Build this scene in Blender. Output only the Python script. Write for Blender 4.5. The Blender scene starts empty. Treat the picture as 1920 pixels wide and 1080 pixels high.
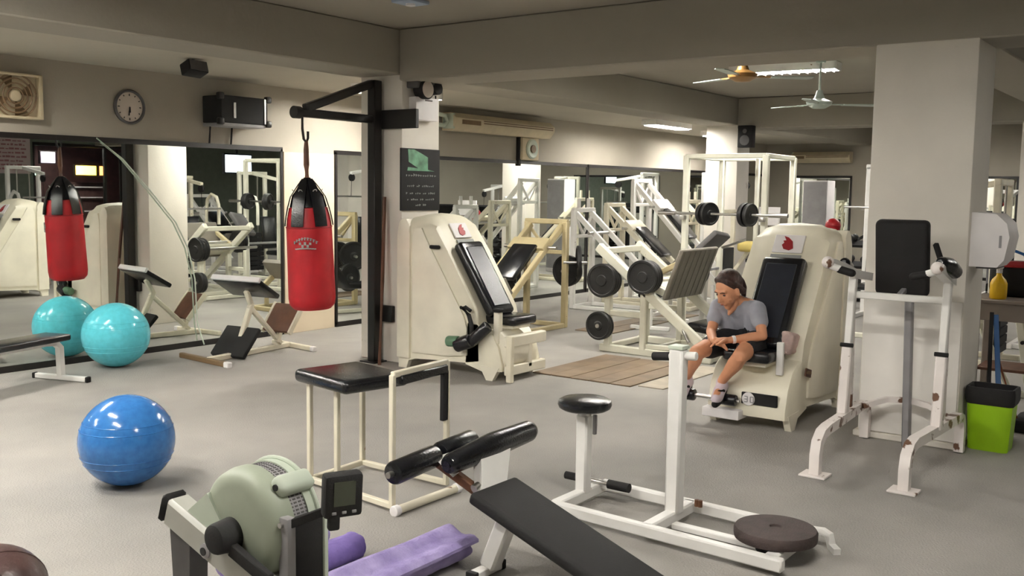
import bpy, bmesh, math, random
from mathutils import Vector, Matrix
random.seed(4)
PI = math.pi
scn = bpy.context.scene
COL = scn.collection

# ------------------------------------------------------------------ camera, world, exposure
cam_d = bpy.data.cameras.new('camera')
cam = bpy.data.objects.new('camera', cam_d)
COL.objects.link(cam)
cam_d.sensor_width = 36.0
cam_d.lens = 1858.76 / 1920 * 36.0
cam_d.clip_start = 0.05
cam_d.clip_end = 120
_R = Vector((0.59122, -0.80639, 0.01424)); _U = Vector((0.0707, 0.0694, 0.99508)); _B = Vector((-0.80341, -0.5873, 0.09804))
cam.matrix_world = Matrix(((_R.x, _U.x, _B.x, 0), (_R.y, _U.y, _B.y, 0), (_R.z, _U.z, _B.z, 1.7), (0, 0, 0, 1)))
scn.camera = cam
w = bpy.data.worlds.new('world'); scn.world = w; w.use_nodes = True
w.node_tree.nodes['Background'].inputs[0].default_value = (0.5, 0.55, 0.7, 1)
w.node_tree.nodes['Background'].inputs[1].default_value = 0.02
scn.view_settings.view_transform = 'Standard'
scn.view_settings.look = 'None'
scn.view_settings.gamma = 1.0
scn.view_settings.use_curve_mapping = False
scn.view_settings.exposure = 1.85
TUBE = 95.0            # radiance of the fluorescent tubes
scn.cycles.max_bounces = 12
scn.cycles.sample_clamp_indirect = 6.0

# ------------------------------------------------------------------ materials
def lin(c):
    return tuple(((v / 255) / 12.92 if v <= 10 else (((v / 255) + 0.055) / 1.055) ** 2.4) for v in c)
MATS = {}
def mat(name, c, rough=0.5, metal=0.0, var=0.06, scale=6.0, bump=0.0, bscale=60.0, c2=None, spots=None, coat=0.0, emit=0.0, spec=0.5):
    """procedural principled material: noise colour variation, optional second colour patches, bump"""
    if name in MATS: return MATS[name]
    m = bpy.data.materials.new(name); m.use_nodes = True
    nt = m.node_tree; N = nt.nodes; L = nt.links
    b = N['Principled BSDF']
    b.inputs['Roughness'].default_value = rough
    b.inputs['Metallic'].default_value = metal
    b.inputs['Specular IOR Level'].default_value = spec
    if coat: b.inputs['Coat Weight'].default_value = coat; b.inputs['Coat Roughness'].default_value = 0.15
    c1 = lin(c)
    tc = N.new('ShaderNodeTexCoord')
    nz = N.new('ShaderNodeTexNoise'); nz.inputs['Scale'].default_value = scale; nz.inputs['Detail'].default_value = 5
    L.new(tc.outputs['Object'], nz.inputs['Vector'])
    rp = N.new('ShaderNodeValToRGB'); L.new(nz.outputs['Fac'], rp.inputs['Fac'])
    e = rp.color_ramp.elements
    e[0].position = 0.3; e[1].position = 0.7
    lo = tuple(max(0, v * (1 - var * 2)) for v in c1); hi = tuple(min(1, v * (1 + var * 2)) for v in c1)
    if c2: lo = lin(c2)
    e[0].color = lo + (1,); e[1].color = hi + (1,)
    out = rp.outputs['Color']
    if spots:   # worn chips of another colour: (colour, scale, threshold)
        n2 = N.new('ShaderNodeTexNoise'); n2.inputs['Scale'].default_value = spots[1]; n2.inputs['Detail'].default_value = 6
        L.new(tc.outputs['Object'], n2.inputs['Vector'])
        r2 = N.new('ShaderNodeValToRGB'); L.new(n2.outputs['Fac'], r2.inputs['Fac'])
        r2.color_ramp.elements[0].position = spots[2]; r2.color_ramp.elements[1].position = spots[2] + 0.03
        mx = N.new('ShaderNodeMix'); mx.data_type = 'RGBA'
        L.new(r2.outputs['Color'], mx.inputs['Factor']); L.new(out, mx.inputs['A']); mx.inputs['B'].default_value = lin(spots[0]) + (1,)
        out = mx.outputs['Result']
    L.new(out, b.inputs['Base Color'])
    if bump:
        n3 = N.new('ShaderNodeTexNoise'); n3.inputs['Scale'].default_value = bscale; n3.inputs['Detail'].default_value = 4
        L.new(tc.outputs['Object'], n3.inputs['Vector'])
        bp = N.new('ShaderNodeBump'); bp.inputs['Strength'].default_value = bump; bp.inputs['Distance'].default_value = 0.02
        L.new(n3.outputs['Fac'], bp.inputs['Height']); L.new(bp.outputs['Normal'], b.inputs['Normal'])
    if emit:
        L.new(out, b.inputs['Emission Color']); b.inputs['Emission Strength'].default_value = emit
    MATS[name] = m
    return m
FLOOR = mat('grey_floor', (158, 154, 148), 0.72, var=0.05, scale=0.8, bump=0.35, bscale=90, c2=(138, 135, 131))
WALL = mat('wall_paint', (166, 159, 146), 0.8, var=0.035, scale=1.2, bump=0.06)
CEIL = mat('ceiling_paint', (156, 150, 138), 0.9, var=0.03, scale=0.8, bump=0.08, bscale=30)
PILLAR = mat('pillar_paint', (228, 222, 212), 0.7, var=0.03, scale=2.0, bump=0.06, spots=((190, 180, 165), 2.2, 0.70))
PIER = mat('beige_pier', (214, 198, 172), 0.7, var=0.04, scale=1.5)
CREAM = mat('cream_shell', (234, 228, 208), 0.42, var=0.05, scale=3.0, spots=((190, 178, 150), 7, 0.72))
CREAM2 = mat('cream_shell_raised', (238, 232, 214), 0.42, var=0.04, scale=3.0)
WHITE = mat('white_paint', (238, 236, 232), 0.38, var=0.03, scale=5, spots=((150, 120, 95), 14, 0.73))
WORN = mat('worn_white_paint', (236, 228, 224), 0.42, var=0.03, scale=5, spots=((112, 80, 62), 9, 0.585))
IVORY = mat('ivory_steel', (230, 223, 202), 0.4, var=0.05, scale=5, spots=((150, 110, 70), 12, 0.71))
TAN = mat('tan_steel', (186, 172, 134), 0.45, var=0.06, scale=4, spots=((120, 92, 60), 10, 0.72))
OFFW = mat('offwhite_steel', (226, 224, 208), 0.42, var=0.05, scale=4, spots=((130, 105, 80), 12, 0.73))
VINYL = mat('black_vinyl', (20, 21, 25), 0.2, var=0.1, scale=8, bump=0.12, bscale=90)
VINYLB = mat('bluish_vinyl', (36, 39, 48), 0.28, var=0.08, scale=8, bump=0.1, bscale=90)
MATTE = mat('black_matte', (17, 15, 16), 0.8, var=0.1, scale=9, bump=0.1, bscale=150)
IRON = mat('black_iron', (15, 14, 15), 0.55, var=0.15, scale=9, bump=0.1)
BLACKP = mat('black_paint', (20, 16, 15), 0.45, var=0.15, scale=6)
STEEL = mat('bare_steel', (190, 188, 184), 0.28, metal=1.0, var=0.05)
GREYM = mat('grey_metal', (150, 148, 150), 0.5, var=0.06)
RUST = mat('rusty_steel', (110, 72, 48), 0.7, var=0.2, scale=14)
BLUE = mat('blue_rubber', (56, 118, 184), 0.16, var=0.04, scale=30, c2=(50, 108, 174))
TURQ = mat('turquoise_rubber', (96, 204, 220), 0.18, var=0.04, scale=25)
RED = mat('red_leather', (172, 14, 28), 0.45, var=0.08, scale=5, bump=0.12, bscale=25)
LIME = mat('lime_plastic', (150, 196, 24), 0.4, var=0.03)
PURPLE = mat('purple_foam', (156, 144, 186), 0.85, var=0.08, scale=9, bump=0.6, bscale=22, c2=(130, 116, 168))
DPURPLE = mat('deep_purple_foam', (120, 102, 168), 0.85, var=0.1, scale=9, bump=0.4, bscale=22)
BROWN = mat('brown_leather', (72, 52, 50), 0.35, var=0.12, scale=9, bump=0.1)
PLY = mat('plywood', (122, 104, 84), 0.65, var=0.10, scale=3.0, c2=(104, 88, 70))
WOODB = mat('brown_wood', (92, 58, 40), 0.5, var=0.15, scale=10)
GREYGREEN = mat('grey_green_plastic', (160, 168, 150), 0.45, var=0.04, scale=6)
PALEGREEN = mat('pale_green_plastic', (196, 206, 190), 0.45, var=0.03)
ALU = mat('grey_beam', (176, 176, 168), 0.42, var=0.04)
DGREY = mat('dark_grey', (84, 82, 82), 0.55, var=0.1)
MGREY = mat('mid_grey_plate', (128, 122, 112), 0.5, var=0.06)
DISC = mat('dark_brown_rubber', (58, 46, 44), 0.75, var=0.12, scale=20, bump=0.3, bscale=120)
SKIN = mat('skin', (214, 152, 116), 0.5, var=0.05, scale=8)
HAIR = mat('hair', (54, 33, 28), 0.5, var=0.25, scale=40, bump=0.3, bscale=80)
SHIRT = mat('grey_shirt', (158, 160, 170), 0.85, var=0.05, scale=10, bump=0.25, bscale=18)
SHORT = mat('black_shorts', (18, 17, 22), 0.8, var=0.1, bump=0.2, bscale=20)
SHOE = mat('pale_shoe', (214, 200, 210), 0.6, var=0.05)
PINK = mat('pinkish_towel', (190, 166, 160), 0.9, var=0.08, scale=14, bump=0.4, bscale=35)
PAPER = mat('white_board', (236, 232, 232), 0.6, var=0.02)
REDP = mat('red_print', (150, 22, 30), 0.5, var=0.1)
GREENP = mat('green_print', (104, 150, 120), 0.5, var=0.25, scale=9, c2=(60, 92, 74))
GREYP = mat('grey_print', (150, 152, 150), 0.6, var=0.05)
YELLOW = mat('yellow_plastic', (236, 190, 20), 0.4, var=0.03)
BLUEH = mat('blue_plastic', (40, 92, 150), 0.4)
ORANGEH = mat('orange_brown_wood', (150, 84, 50), 0.5)
CLOCKF = mat('clock_face', (200, 188, 176), 0.5, var=0.02)
BEIGEP = mat('beige_plastic', (204, 190, 160), 0.5, var=0.04)
BEIGED = mat('dark_beige_plastic', (118, 94, 66), 0.5, var=0.05)
TAUPE = mat('taupe_laminate', (138, 126, 118), 0.5, var=0.05)
BRASS = mat('brass_paint', (150, 112, 62), 0.4, metal=0.3, var=0.1)
FANG = mat('fan_grey_green', (176, 188, 180), 0.45, var=0.03)
SCREEN = mat('lcd_screen', (66, 70, 56), 0.25, var=0.03)
GREENL = mat('green_stain_plastic', (96, 132, 104), 0.5)
DKWALL = mat('dark_shop_wall', (52, 24, 22), 0.7, var=0.2)
TEALW = mat('grey_green_wall', (120, 128, 118), 0.8, var=0.05)
def emitter(name, c, s):
    m = bpy.data.materials.new(name); m.use_nodes = True
    b = m.node_tree.nodes['Principled BSDF']
    b.inputs['Base Color'].default_value = (0.8, 0.8, 0.8, 1)
    b.inputs['Emission Color'].default_value = lin(c) + (1,)
    b.inputs['Emission Strength'].default_value = s
    return m
TUBEM = emitter('fluorescent_tube', (255, 251, 243), TUBE)
TVM = emitter('tv_screen_light', (225, 240, 250), 1.6)
YSIGN = emitter('yellow_sign_light', (255, 205, 60), 2.2)
OSIGN = emitter('orange_sign_light', (255, 150, 60), 1.5)
GSIGN = emitter('green_sign_light', (190, 255, 205), 2.0)
VSIGN = emitter('violet_sign_light', (190, 160, 220), 0.5)
MIRR = bpy.data.materials.new('mirror_glass'); MIRR.use_nodes = True
_b = MIRR.node_tree.nodes['Principled BSDF']
_b.inputs['Base Color'].default_value = (0.87, 0.90, 0.87, 1); _b.inputs['Metallic'].default_value = 1.0; _b.inputs['Roughness'].default_value = 0.005
_n = MIRR.node_tree.nodes.new('ShaderNodeTexNoise'); _n.inputs['Scale'].default_value = 1.5
_r = MIRR.node_tree.nodes.new('ShaderNodeMapRange'); _r.inputs['To Min'].default_value = 0.0; _r.inputs['To Max'].default_value = 0.02
MIRR.node_tree.links.new(_n.outputs['Fac'], _r.inputs['Value']); MIRR.node_tree.links.new(_r.outputs['Result'], _b.inputs['Roughness'])

# ------------------------------------------------------------------ mesh builder
def basis(d, up=None):
    d = Vector(d).normalized()
    u = Vector(up) if up is not None else (Vector((0, 0, 1)) if abs(d.z) < 0.95 else Vector((1, 0, 0)))
    x = d.cross(u)
    if x.length < 1e-5: x = d.cross(Vector((1, 0, 0)))
    x.normalize(); y = x.cross(d).normalized()
    return x, y, d
class MB:
    """collects shapes (in the local space of their thing) into ONE mesh"""
    def __init__(s): s.bm = bmesh.new(); s.M = None
    def _p(s, v):
        v = Vector(v); return s.M @ v if s.M else v
    def v(s, p): return s.bm.verts.new(s._p(p))
    def face(s, vs):
        try: return s.bm.faces.new(vs)
        except ValueError: return None
    def rings(s, rings, closed=True, caps=True):
        R = [[s.v(p) for p in r] for r in rings]
        n = len(R[0])
        for a, b in zip(R, R[1:]):
            for i in range(n if closed else n - 1):
                j = (i + 1) % n
                s.face([a[i], a[j], b[j], b[i]])
        if caps: s.face(R[0][::-1]); s.face(R[-1])
        return s
    def box(s, c, d, rot=None, bev=0.0, seg=2):
        """centre, full sizes, optional 3x3/euler rotation, bevelled edges"""
        m = Matrix.Translation(c)
        if rot is not None: m = m @ (rot.to_4x4() if isinstance(rot, Matrix) else Matrix.Rotation(rot, 4, 'Z'))
        m = m @ Matrix.Diagonal((d[0], d[1], d[2], 1))
        if s.M: m = s.M @ m
        t = bmesh.new(); bmesh.ops.create_cube(t, size=1.0, matrix=m)
        if bev:
            bmesh.ops.bevel(t, geom=t.edges[:], offset=min(bev, min(d) * 0.49), segments=seg, profile=0.5, affect='EDGES')
        s.add(t); return s
    def add(s, t):
        me = bpy.data.meshes.new('t'); t.to_mesh(me); t.free(); s.bm.from_mesh(me); bpy.data.meshes.remove(me)
    def b2(s, lo, hi, bev=0.0, seg=2):
        c = [(a + b) / 2 for a, b in zip(lo, hi)]; d = [abs(b - a) for a, b in zip(lo, hi)]
        return s.box(c, d, None, bev, seg)
    def bar(s, a, b, wd, ht=None, up=None, bev=0.15):
        """square-section steel bar from a to b"""
        ht = ht or wd; a = Vector(a); b = Vector(b)
        x, y, d = basis(b - a, up)
        m = Matrix((x, y, d)).transposed()
        return s.box((a + b) / 2, (wd, ht, (b - a).length), m, min(wd, ht) * bev, 1)
    def path(s, pts, wd, ht, up=(0, 0, 1), n=4):
        """square-section bar along a polyline"""
        pts = [Vector(p) for p in pts]; rs = []
        for i, p in enumerate(pts):
            d = (pts[min(i + 1, len(pts) - 1)] - pts[max(i - 1, 0)])
            x, y, d = basis(d, up)
            rs.append([p + x * wd / 2 * sx + y * ht / 2 * sy for sx, sy in ((-1, -1), (1, -1), (1, 1), (-1, 1))])
        return s.rings(rs)
    def tube(s, pts, r, seg=10, rs=None):
        pts = [Vector(p) for p in pts]; out = []; px = None
        for i, p in enumerate(pts):
            d = pts[min(i + 1, len(pts) - 1)] - pts[max(i - 1, 0)]
            if px is None: x, y, d = basis(d)
            else:
                d = d.normalized(); x = px - d * px.dot(d)
                x = x.normalized() if x.length > 1e-4 else basis(d)[0]
                y = d.cross(x)
            px = x; q = rs[i] if rs else r
            out.append([p + (x * math.cos(a) + y * math.sin(a)) * q for a in [2 * PI * k / seg for k in range(seg)]])
        return s.rings(out)
    def cyl(s, a, b, r, r2=None, seg=24, bev=0.0):
        a = Vector(a); b = Vector(b); r2 = r if r2 is None else r2
        x, y, d = basis(b - a); L = (b - a).length
        prof = [(0, r), (L, r2)] if not bev else [(0, r - bev), (bev * 0.3, r - bev * 0.3), (bev, r), (L - bev, r2), (L - bev * 0.3, r2 - bev * 0.3), (L, r2 - bev)]
        return s.rings([[a + d * t + (x * math.cos(2 * PI * k / seg) + y * math.sin(2 * PI * k / seg)) * q for k in range(seg)] for t, q in prof])
    def lathe(s, c, prof, seg=32, axis=(0, 0, 1)):
        c = Vector(c); x, y, d = basis(axis)
        return s.rings([[c + d * h + (x * math.cos(2 * PI * k / seg) + y * math.sin(2 * PI * k / seg)) * max(r, 1e-4) for k in range(seg)] for r, h in prof])
    def ball(s, c, r, sc=(1, 1, 1), seg=32, rot=None):
        m = Matrix.Translation(c)
        if rot is not None: m = m @ rot.to_4x4()
        m = m @ Matrix.Diagonal((sc[0], sc[1], sc[2], 1))
        if s.M: m = s.M @ m
        t = bmesh.new(); bmesh.ops.create_uvsphere(t, u_segments=seg, v_segments=max(8, seg // 2), radius=r, matrix=m); s.add(t); return s
    def prism(s, pts, n, depth, bev=0.0):
        """flat polygon pts extruded by depth along n (both ways about the polygon)"""
        n = Vector(n).normalized() * depth / 2
        return s.rings([[Vector(p) - n for p in pts], [Vector(p) + n for p in pts]])
    def loft(s, secs): return s.rings(secs)
    def limb(s, pts, rad, seg=14, flat=None):
        """closed tapered limb through joints, rounded at both ends (sections smoothed along the way)"""
        P = [Vector(p) for p in pts]; Q = []; Rr = []
        for i in range(len(P) - 1):
            k = 5
            for j in range(k):
                t = j / k; Q.append(P[i].lerp(P[i + 1], t)); Rr.append(rad[i] * (1 - t) + rad[i + 1] * t)
        Q.append(P[-1]); Rr.append(rad[-1])
        for _ in range(2):
            Q = [Q[0]] + [(Q[i - 1] + Q[i] * 2 + Q[i + 1]) / 4 for i in range(1, len(Q) - 1)] + [Q[-1]]
        d0 = (Q[0] - Q[1]).normalized(); d1 = (Q[-1] - Q[-2]).normalized()
        a = [(0.98, 0.15), (0.8, 0.6), (0.45, 0.9)]
        pre = [(Q[0] + d0 * Rr[0] * h, Rr[0] * q) for q, h in a][::-1]
        post = [(Q[-1] + d1 * Rr[-1] * h, Rr[-1] * q) for q, h in a]
        allp = pre + list(zip(Q, Rr)) + post
        return s.tube([p for p, _ in allp], 0, seg, [r for _, r in allp])
    def build(s, name, m, parent=None, smooth=40, stuff=False):
        bm = s.bm
        bmesh.ops.remove_doubles(bm, verts=bm.verts, dist=1e-5)
        bmesh.ops.recalc_face_normals(bm, faces=bm.faces)
        me = bpy.data.meshes.new(name); bm.to_mesh(me); bm.free()
        me.materials.append(m)
        if smooth:
            me.polygons.foreach_set('use_smooth', [True] * len(me.polygons))
            try: me.set_sharp_from_angle(angle=math.radians(smooth))
            except Exception: pass
        o = bpy.data.objects.new(name, me); COL.objects.link(o)
        if parent: o.parent = parent
        if stuff: o['kind'] = 'stuff'
        return o
def B(): return MB()
def thing(name, label, cat, loc=(0, 0, 0), rz=0.0, group=None):
    o = bpy.data.objects.new(name, None); COL.objects.link(o)
    o.empty_display_size = 0.1
    o.location = loc; o.rotation_euler = (0, 0, rz); o['label'] = label; o['category'] = cat
    if group: o['group'] = group
    return o
def tag(o, label, cat, group=None):
    o['label'] = label; o['category'] = cat
    if group: o['group'] = group
    return o
def struct(name, mb, m, smooth=40):
    o = mb.build(name, m, None, smooth); o['kind'] = 'structure'; return o
def rel(t, p):
    """world point -> local of a thing"""
    l = Vector(p) - Vector(t.location); a = -t.rotation_euler.z
    return Vector((l.x * math.cos(a) - l.y * math.sin(a), l.x * math.sin(a) + l.y * math.cos(a), l.z))
def WB(t):
    """builder that takes WORLD points for a part of thing t"""
    b = MB(); b.M = Matrix.Rotation(-t.rotation_euler.z, 4, 'Z') @ Matrix.Translation(-Vector(t.location)); return b
def dup(root, loc, rz, label):
    r = root.copy(); COL.objects.link(r); r.location = loc; r.rotation_euler = (0, 0, rz); r['label'] = label
    for ch in list(root.children):
        c = ch.copy(); COL.objects.link(c); c.parent = r
        for g in list(ch.children):
            d = g.copy(); COL.objects.link(d); d.parent = c
    return r

# ------------------------------------------------------------------ room shell
WY = 8.88; X0 = -4.0; X1 = 22.0; YB = -7.0; ZC = 3.2
struct('floor', B().b2((X0 - .2, YB - 4.2, -0.12), (X1 + .2, WY + .2, 0)), FLOOR)
struct('ceiling', B().b2((X0 - .2, YB - .2, ZC), (X1 + .2, WY + .2, ZC + 0.15)), CEIL)
struct('trim_1', B().b2((X0, 7.07, 2.83), (X1, WY, ZC - 0.001)), mat('lowered_ceiling_lit', (180, 174, 160), .9, var=.03, scale=.8, bump=.08, bscale=30))                       # lowered ceiling along the mirrored wall; lamp light put into its lighter colour
struct('trim_2', B().b2((X0, 6.52, 2.78), (X1, 7.07, ZC - 0.001), 0.012, 1), CEIL)          # beam on the first pillar row
struct('trim_3', B().b2((7.054, YB, 2.72), (7.62, 6.52, ZC - 0.001), 0.012, 1), CEIL)       # girder between first and second pillar
struct('trim_4', B().b2((14.9, YB, 2.72), (15.46, 6.52, ZC - 0.001), 0.012, 1), CEIL)
struct('trim_5', B().b2((-0.75, YB, 2.72), (-0.2, 6.52, ZC - 0.001), 0.012, 1), CEIL)
struct('trim_6', B().b2((7.62, 1.43, 2.74), (14.9, 2.0, ZC - 0.001), 0.012, 1), CEIL)
struct('trim_7', B().b2((15.46, 1.85, 2.74), (X1, 2.45, ZC - 0.001), 0.012, 1), CEIL)
struct('wall_mirror_side', B().b2((X0, WY, 0), (X1, WY + 0.2, ZC)), WALL)
struct('wall_left', B().b2((X0 - 0.2, YB, 0), (X0, WY, ZC)), WALL)
struct('wall_far', B().b2((X1, YB, 0), (X1 + 0.2, WY, ZC)), WALL)
# street side: wall with a wide shop-front opening seen only in the mirrors
struct('wall_street_left', B().b2((X0, YB - 0.2, 0), (13.2, YB, ZC)), TEALW)
struct('wall_street_right', B().b2((17.3, YB - 0.2, 0), (X1, YB, ZC)), TEALW)
struct('wall_street_top', B().b2((13.2, YB - 0.2, 2.75), (17.3, YB, ZC)), TEALW)
struct('wall_street_back', B().b2((11.0, YB - 4.0, 0), (20.0, YB - 3.8, ZC)), DKWALL)
wf = B(); wf.b2((13.2, YB - .14, 0), (13.28, YB - .06, 2.75)); wf.b2((15.2, YB - .14, 0), (15.26, YB - .06, 2.75)); wf.b2((17.22, YB - .14, 0), (17.3, YB - .06, 2.75)); wf.b2((13.2, YB - .14, 2.67), (17.3, YB - .06, 2.75))
win = struct('window_1', wf, BLACKP)
GL = bpy.data.materials.new('window_glass'); GL.use_nodes = True
g = GL.node_tree.nodes['Principled BSDF']; g.inputs['Base Color'].default_value = (1, 1, 1, 1); g.inputs['Roughness'].default_value = 0.0; g.inputs['Transmission Weight'].default_value = 1.0; g.inputs['IOR'].default_value = 1.02
for a, b in ((13.28, 15.2), (15.26, 17.22)):
    B().b2((a, YB - .105, 0.01), (b, YB - .095, 2.67)).build('pane', GL, win)
# pillars
def pillar(n, x, y, wx, wy, z):
    struct('wall_pillar_%s' % n, B().b2((x, y, 0), (x + wx, y + wy, z), 0.012, 2), PILLAR)
pillar('front', 7.10, 6.52, 0.548, 0.548, 2.79)
pillar('right', 7.054, 1.434, 0.532, 0.66, 2.73)
pillar('far', 14.95, 6.52, 0.48, 0.548, 2.79)
pillar('back', 14.95, 1.82, 0.548, 0.63, 2.74)
pillar('rear', -0.75, 1.434, 0.548, 0.66, 2.73)
pb = B().b2((7.03, 1.41, 0), (7.61, 2.12, 0.045), 0.008, 1); struct('baseboard_right', pb, PILLAR)

# mirrored wall: panes in dark frames
def mirror(n, xa, xb, za=0.03, zb=2.13, label=None):
    t = thing('wall_mirror', label, 'mirror', ((xa + xb) / 2, WY - 0.02, 0), 0, 'mirrors along the long wall')
    hw = (xb - xa) / 2
    B().b2((-hw + .02, -0.004, za + .02), (hw - .02, 0.012, zb - .02)).build('pane', MIRR, t, 0)
    for nm, lo, hi in (('frame_rail', (-hw, -.012, zb - .03), (hw, .018, zb + .02)), ('frame_rail', (-hw, -.012, za - .03), (hw, .018, za + .03)),
                       ('frame_stile', (-hw, -.012, za), (-hw + .03, .018, zb)), ('frame_stile', (hw - .03, -.012, za), (hw, .018, zb))):
        B().b2(lo, hi).build(nm, BLACKP, t)
mirror(1, 0.5, 7.64, label='long wall mirror at the left, behind the turquoise ball and punching bag')
mirror(2, 8.46, 9.95, label='narrow wall mirror between the beige pier and the white pillar')
mirror(3, 10.35, 14.2, label='wall mirror right of the white pillar, behind the tan leg press')
mirror(4, 14.22, 17.8, label='wall mirror behind the rack, right of the widest mirror edge')
mirror(5, 17.82, 21.9, label='farthest wall mirror at the end of the mirrored wall')
struct('trim_8', B().b2((7.66, WY - 0.03, 0), (8.44, WY + 0.001, 2.1), 0.004, 1), PIER)
struct('trim_9', B().b2((9.97, WY - 0.03, 0), (10.33, WY + 0.001, 2.1), 0.004, 1), PIER)
# end wall mirrors (facing the camera end)
def end_mirror(ya, yb, label):
    t = thing('end_mirror', label, 'mirror', (X1 - 0.02, (ya + yb) / 2, 0), 0, 'mirrors on the far end wall')
    h = (yb - ya) / 2
    B().b2((-.004, -h + .02, .05), (.012, h - .02, 2.08)).build('pane', MIRR, t, 0)
    for nm, lo, hi in (('frame_rail', (-.012, -h, 2.07), (.018, h, 2.12)), ('frame_rail', (-.012, -h, .0), (.018, h, .06)), ('frame_stile', (-.012, -h, 0), (.018, -h + .04, 2.1)), ('frame_stile', (-.012, h - .04, 0), (.018, h, 2.1))):
        B().b2(lo, hi).build(nm, BLACKP, t)
end_mirror(6.9, 8.2, 'far end wall mirror under the wall air conditioner')
end_mirror(3.6, 6.1, 'far end wall mirror seen past the right edge of the big pillar')

# ------------------------------------------------------------------ fluorescent fixtures
def fixture(loc, rz, label):
    t = thing('ceiling_light', label, 'lamp', loc, rz, 'louvred fluorescent fixtures')
    b = B(); b.b2((-.62, -.12, -.03), (.62, .12, 0)); b.b2((-.62, -.125, -.088), (.62, -.115, 0)); b.b2((-.62, .115, -.088), (.62, .125, 0)); b.b2((-.625, -.125, -.09), (-.61, .125, 0)); b.b2((.61, -.125, -.09), (.625, .125, 0))
    b.build('housing', WHITE, t)
    for y in (-.055, .055):
        B().cyl((-.59, y, -.066), (.59, y, -.066), .014, seg=8).build('tube', TUBEM, t)
    me = None
    for i in range(12):
        x = -.55 + i * 0.1
        if me is None:
            o = B().b2((-.004, -.115, -.105), (.004, .115, -.088)).build('louver_fin', ALU, t); me = o.data
        else:
            o = bpy.data.objects.new('louver_fin', me); COL.objects.link(o); o.parent = t
        o.location = (x, 0, 0)
    return t
fixture((11.32, 4.40, 3.199), PI / 2 + 0.08, 'lit fluorescent fixture on the ceiling beside the brass ceiling fan')
fixture((14.42, 7.5, 2.829), 0.0, 'lit fixture on the lowered ceiling far along the mirrored wall')
fixture((8.38, 7.75, 2.829), 0.0, 'fluorescent fixture on lowered ceiling behind the punching bag pillar')
fixture((3.1, 7.75, 2.829), 0.0, 'fluorescent fixture on lowered ceiling near the exhaust fan')
fixture((1.0, 4.0, 3.199), PI / 2, 'fluorescent fixture above the floor near the brown leather ball')
fixture((1.9, 5.5, 3.199), PI / 2, 'fixture above the blue exercise ball')
fixture((2.7, 1.0, 3.199), PI / 2, 'fluorescent fixture above the floor before the sit-up bench')
fixture((11.4, -1.2, 3.199), PI / 2, 'fixture in the second bay behind the big pillar')
fixture((8.5, 4.6, 3.199), PI / 2, 'added unseen fixture tucked behind the girder above the wooden boards')  # added out of sight to brighten the machines around the boards
fixture((17.35, 7.9, 2.829), 0.0, 'added unseen fixture on lowered ceiling behind the far pillar')  # extra fixture, hidden by the pillar, added to light its mirror-side face
fixture((18.6, 4.6, 3.199), PI / 2, 'fixture in the far bay above the end mirrors')
fixture((18.6, -1.2, 3.199), PI / 2, 'fixture in the far bay towards the street side')
fixture((15.0, -8.9, 3.0), 0.0, 'added fixture outside the shop window lighting the passage wall')  # added so the dark red passage wall shows up in the mirror
fixture((0.5, 7.75, 2.829), 0.0, 'fluorescent fixture on lowered ceiling at the left end wall side')
fixture((3.0, -4.5, 3.199), PI / 2, 'fluorescent fixture near the street side wall of front bay')

# ------------------------------------------------------------------ things on the walls
struct('trim_10', B().b2((7.044, 1.445, .05), (7.056, 2.085, 1.0), .003, 1), mat('dado_white', (240, 236, 230), .55, var=.03, scale=3, spots=((180, 170, 165), 3, .7)))
T = thing('wall_clock', 'round wall clock with dark rim above the left mirror', 'clock', (5.72, WY, 2.46))
B().lathe((0, 0, 0), [(.135, 0.0), (.165, 0.005), (.17, .03), (.155, .045), (.145, .035), (.14, .0)], 40, (0, -1, 0)).build('rim', DGREY, T)
B().cyl((0, -.002, 0), (0, -.02, 0), .145, seg=40).build('face', CLOCKF, T)
for nm, a, L, wd in (('hour_hand', math.radians(188), .085, .012), ('minute_hand', math.radians(176), .055, .010)):
    d = Vector((math.sin(a), 0, math.cos(a))); B().bar(Vector((0, -.028, 0)), d * L + Vector((0, -.028, 0)), wd, .004, (0, 1, 0)).build(nm, MATTE, T)
for i in range(12):
    a = i * PI / 6; d = Vector((math.sin(a), 0, math.cos(a))); q = .014 if i % 3 else .022
    B().bar(d * (.128 - q) + Vector((0, -.022, 0)), d * .128 + Vector((0, -.022, 0)), .009, .003, (0, 1, 0)).build('hour_mark', MATTE, T)

T = thing('exhaust_fan', 'beige square exhaust fan at the left edge above the mirror', 'fan', (4.56, WY, 2.47))
b = B(); b.b2((-.25, -.1, -.2), (.25, 0, -.175), .01); b.b2((-.25, -.1, .175), (.25, 0, .2), .01); b.b2((-.25, -.1, -.2), (-.215, 0, .2), .01); b.b2((.215, -.1, -.2), (.25, 0, .2), .01); b.b2((-.24, -.03, -.19), (.24, -.0, .19)); b.build('frame', BEIGEP, T)
for r in (.19, .15, .11, .07):
    B().tube([(r * math.cos(2 * PI * k / 32), -.085, r * math.sin(2 * PI * k / 32)) for k in range(33)], .008, 6).build('guard_ring', BEIGED, T)
B().cyl((0, -.04, 0), (0, -.10, 0), .05, seg=20, bev=.01).build('hub', BEIGEP, T)
for k in range(4):
    a = k * PI / 2 + .4; c = Vector((math.cos(a), 0, math.sin(a)))
    B().prism([c * .04 + Vector((0, -.05, 0)), Matrix.Rotation(.35, 3, 'Y') @ c * .18 + Vector((0, -.05, 0)), Matrix.Rotation(-.3, 3, 'Y') @ c * .18 + Vector((0, -.07, 0))], (0, 1, 0), .006).build('blade', BEIGED, T)
B().tube([(.26, -.03, .19), (.27, -.02, .1), (.25, -.02, .0), (.27, -.02, -.03), (.24, -.02, -.1), (.22, -.02, -.2)], .007, 6).build('cord', MATTE, T)

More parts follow.
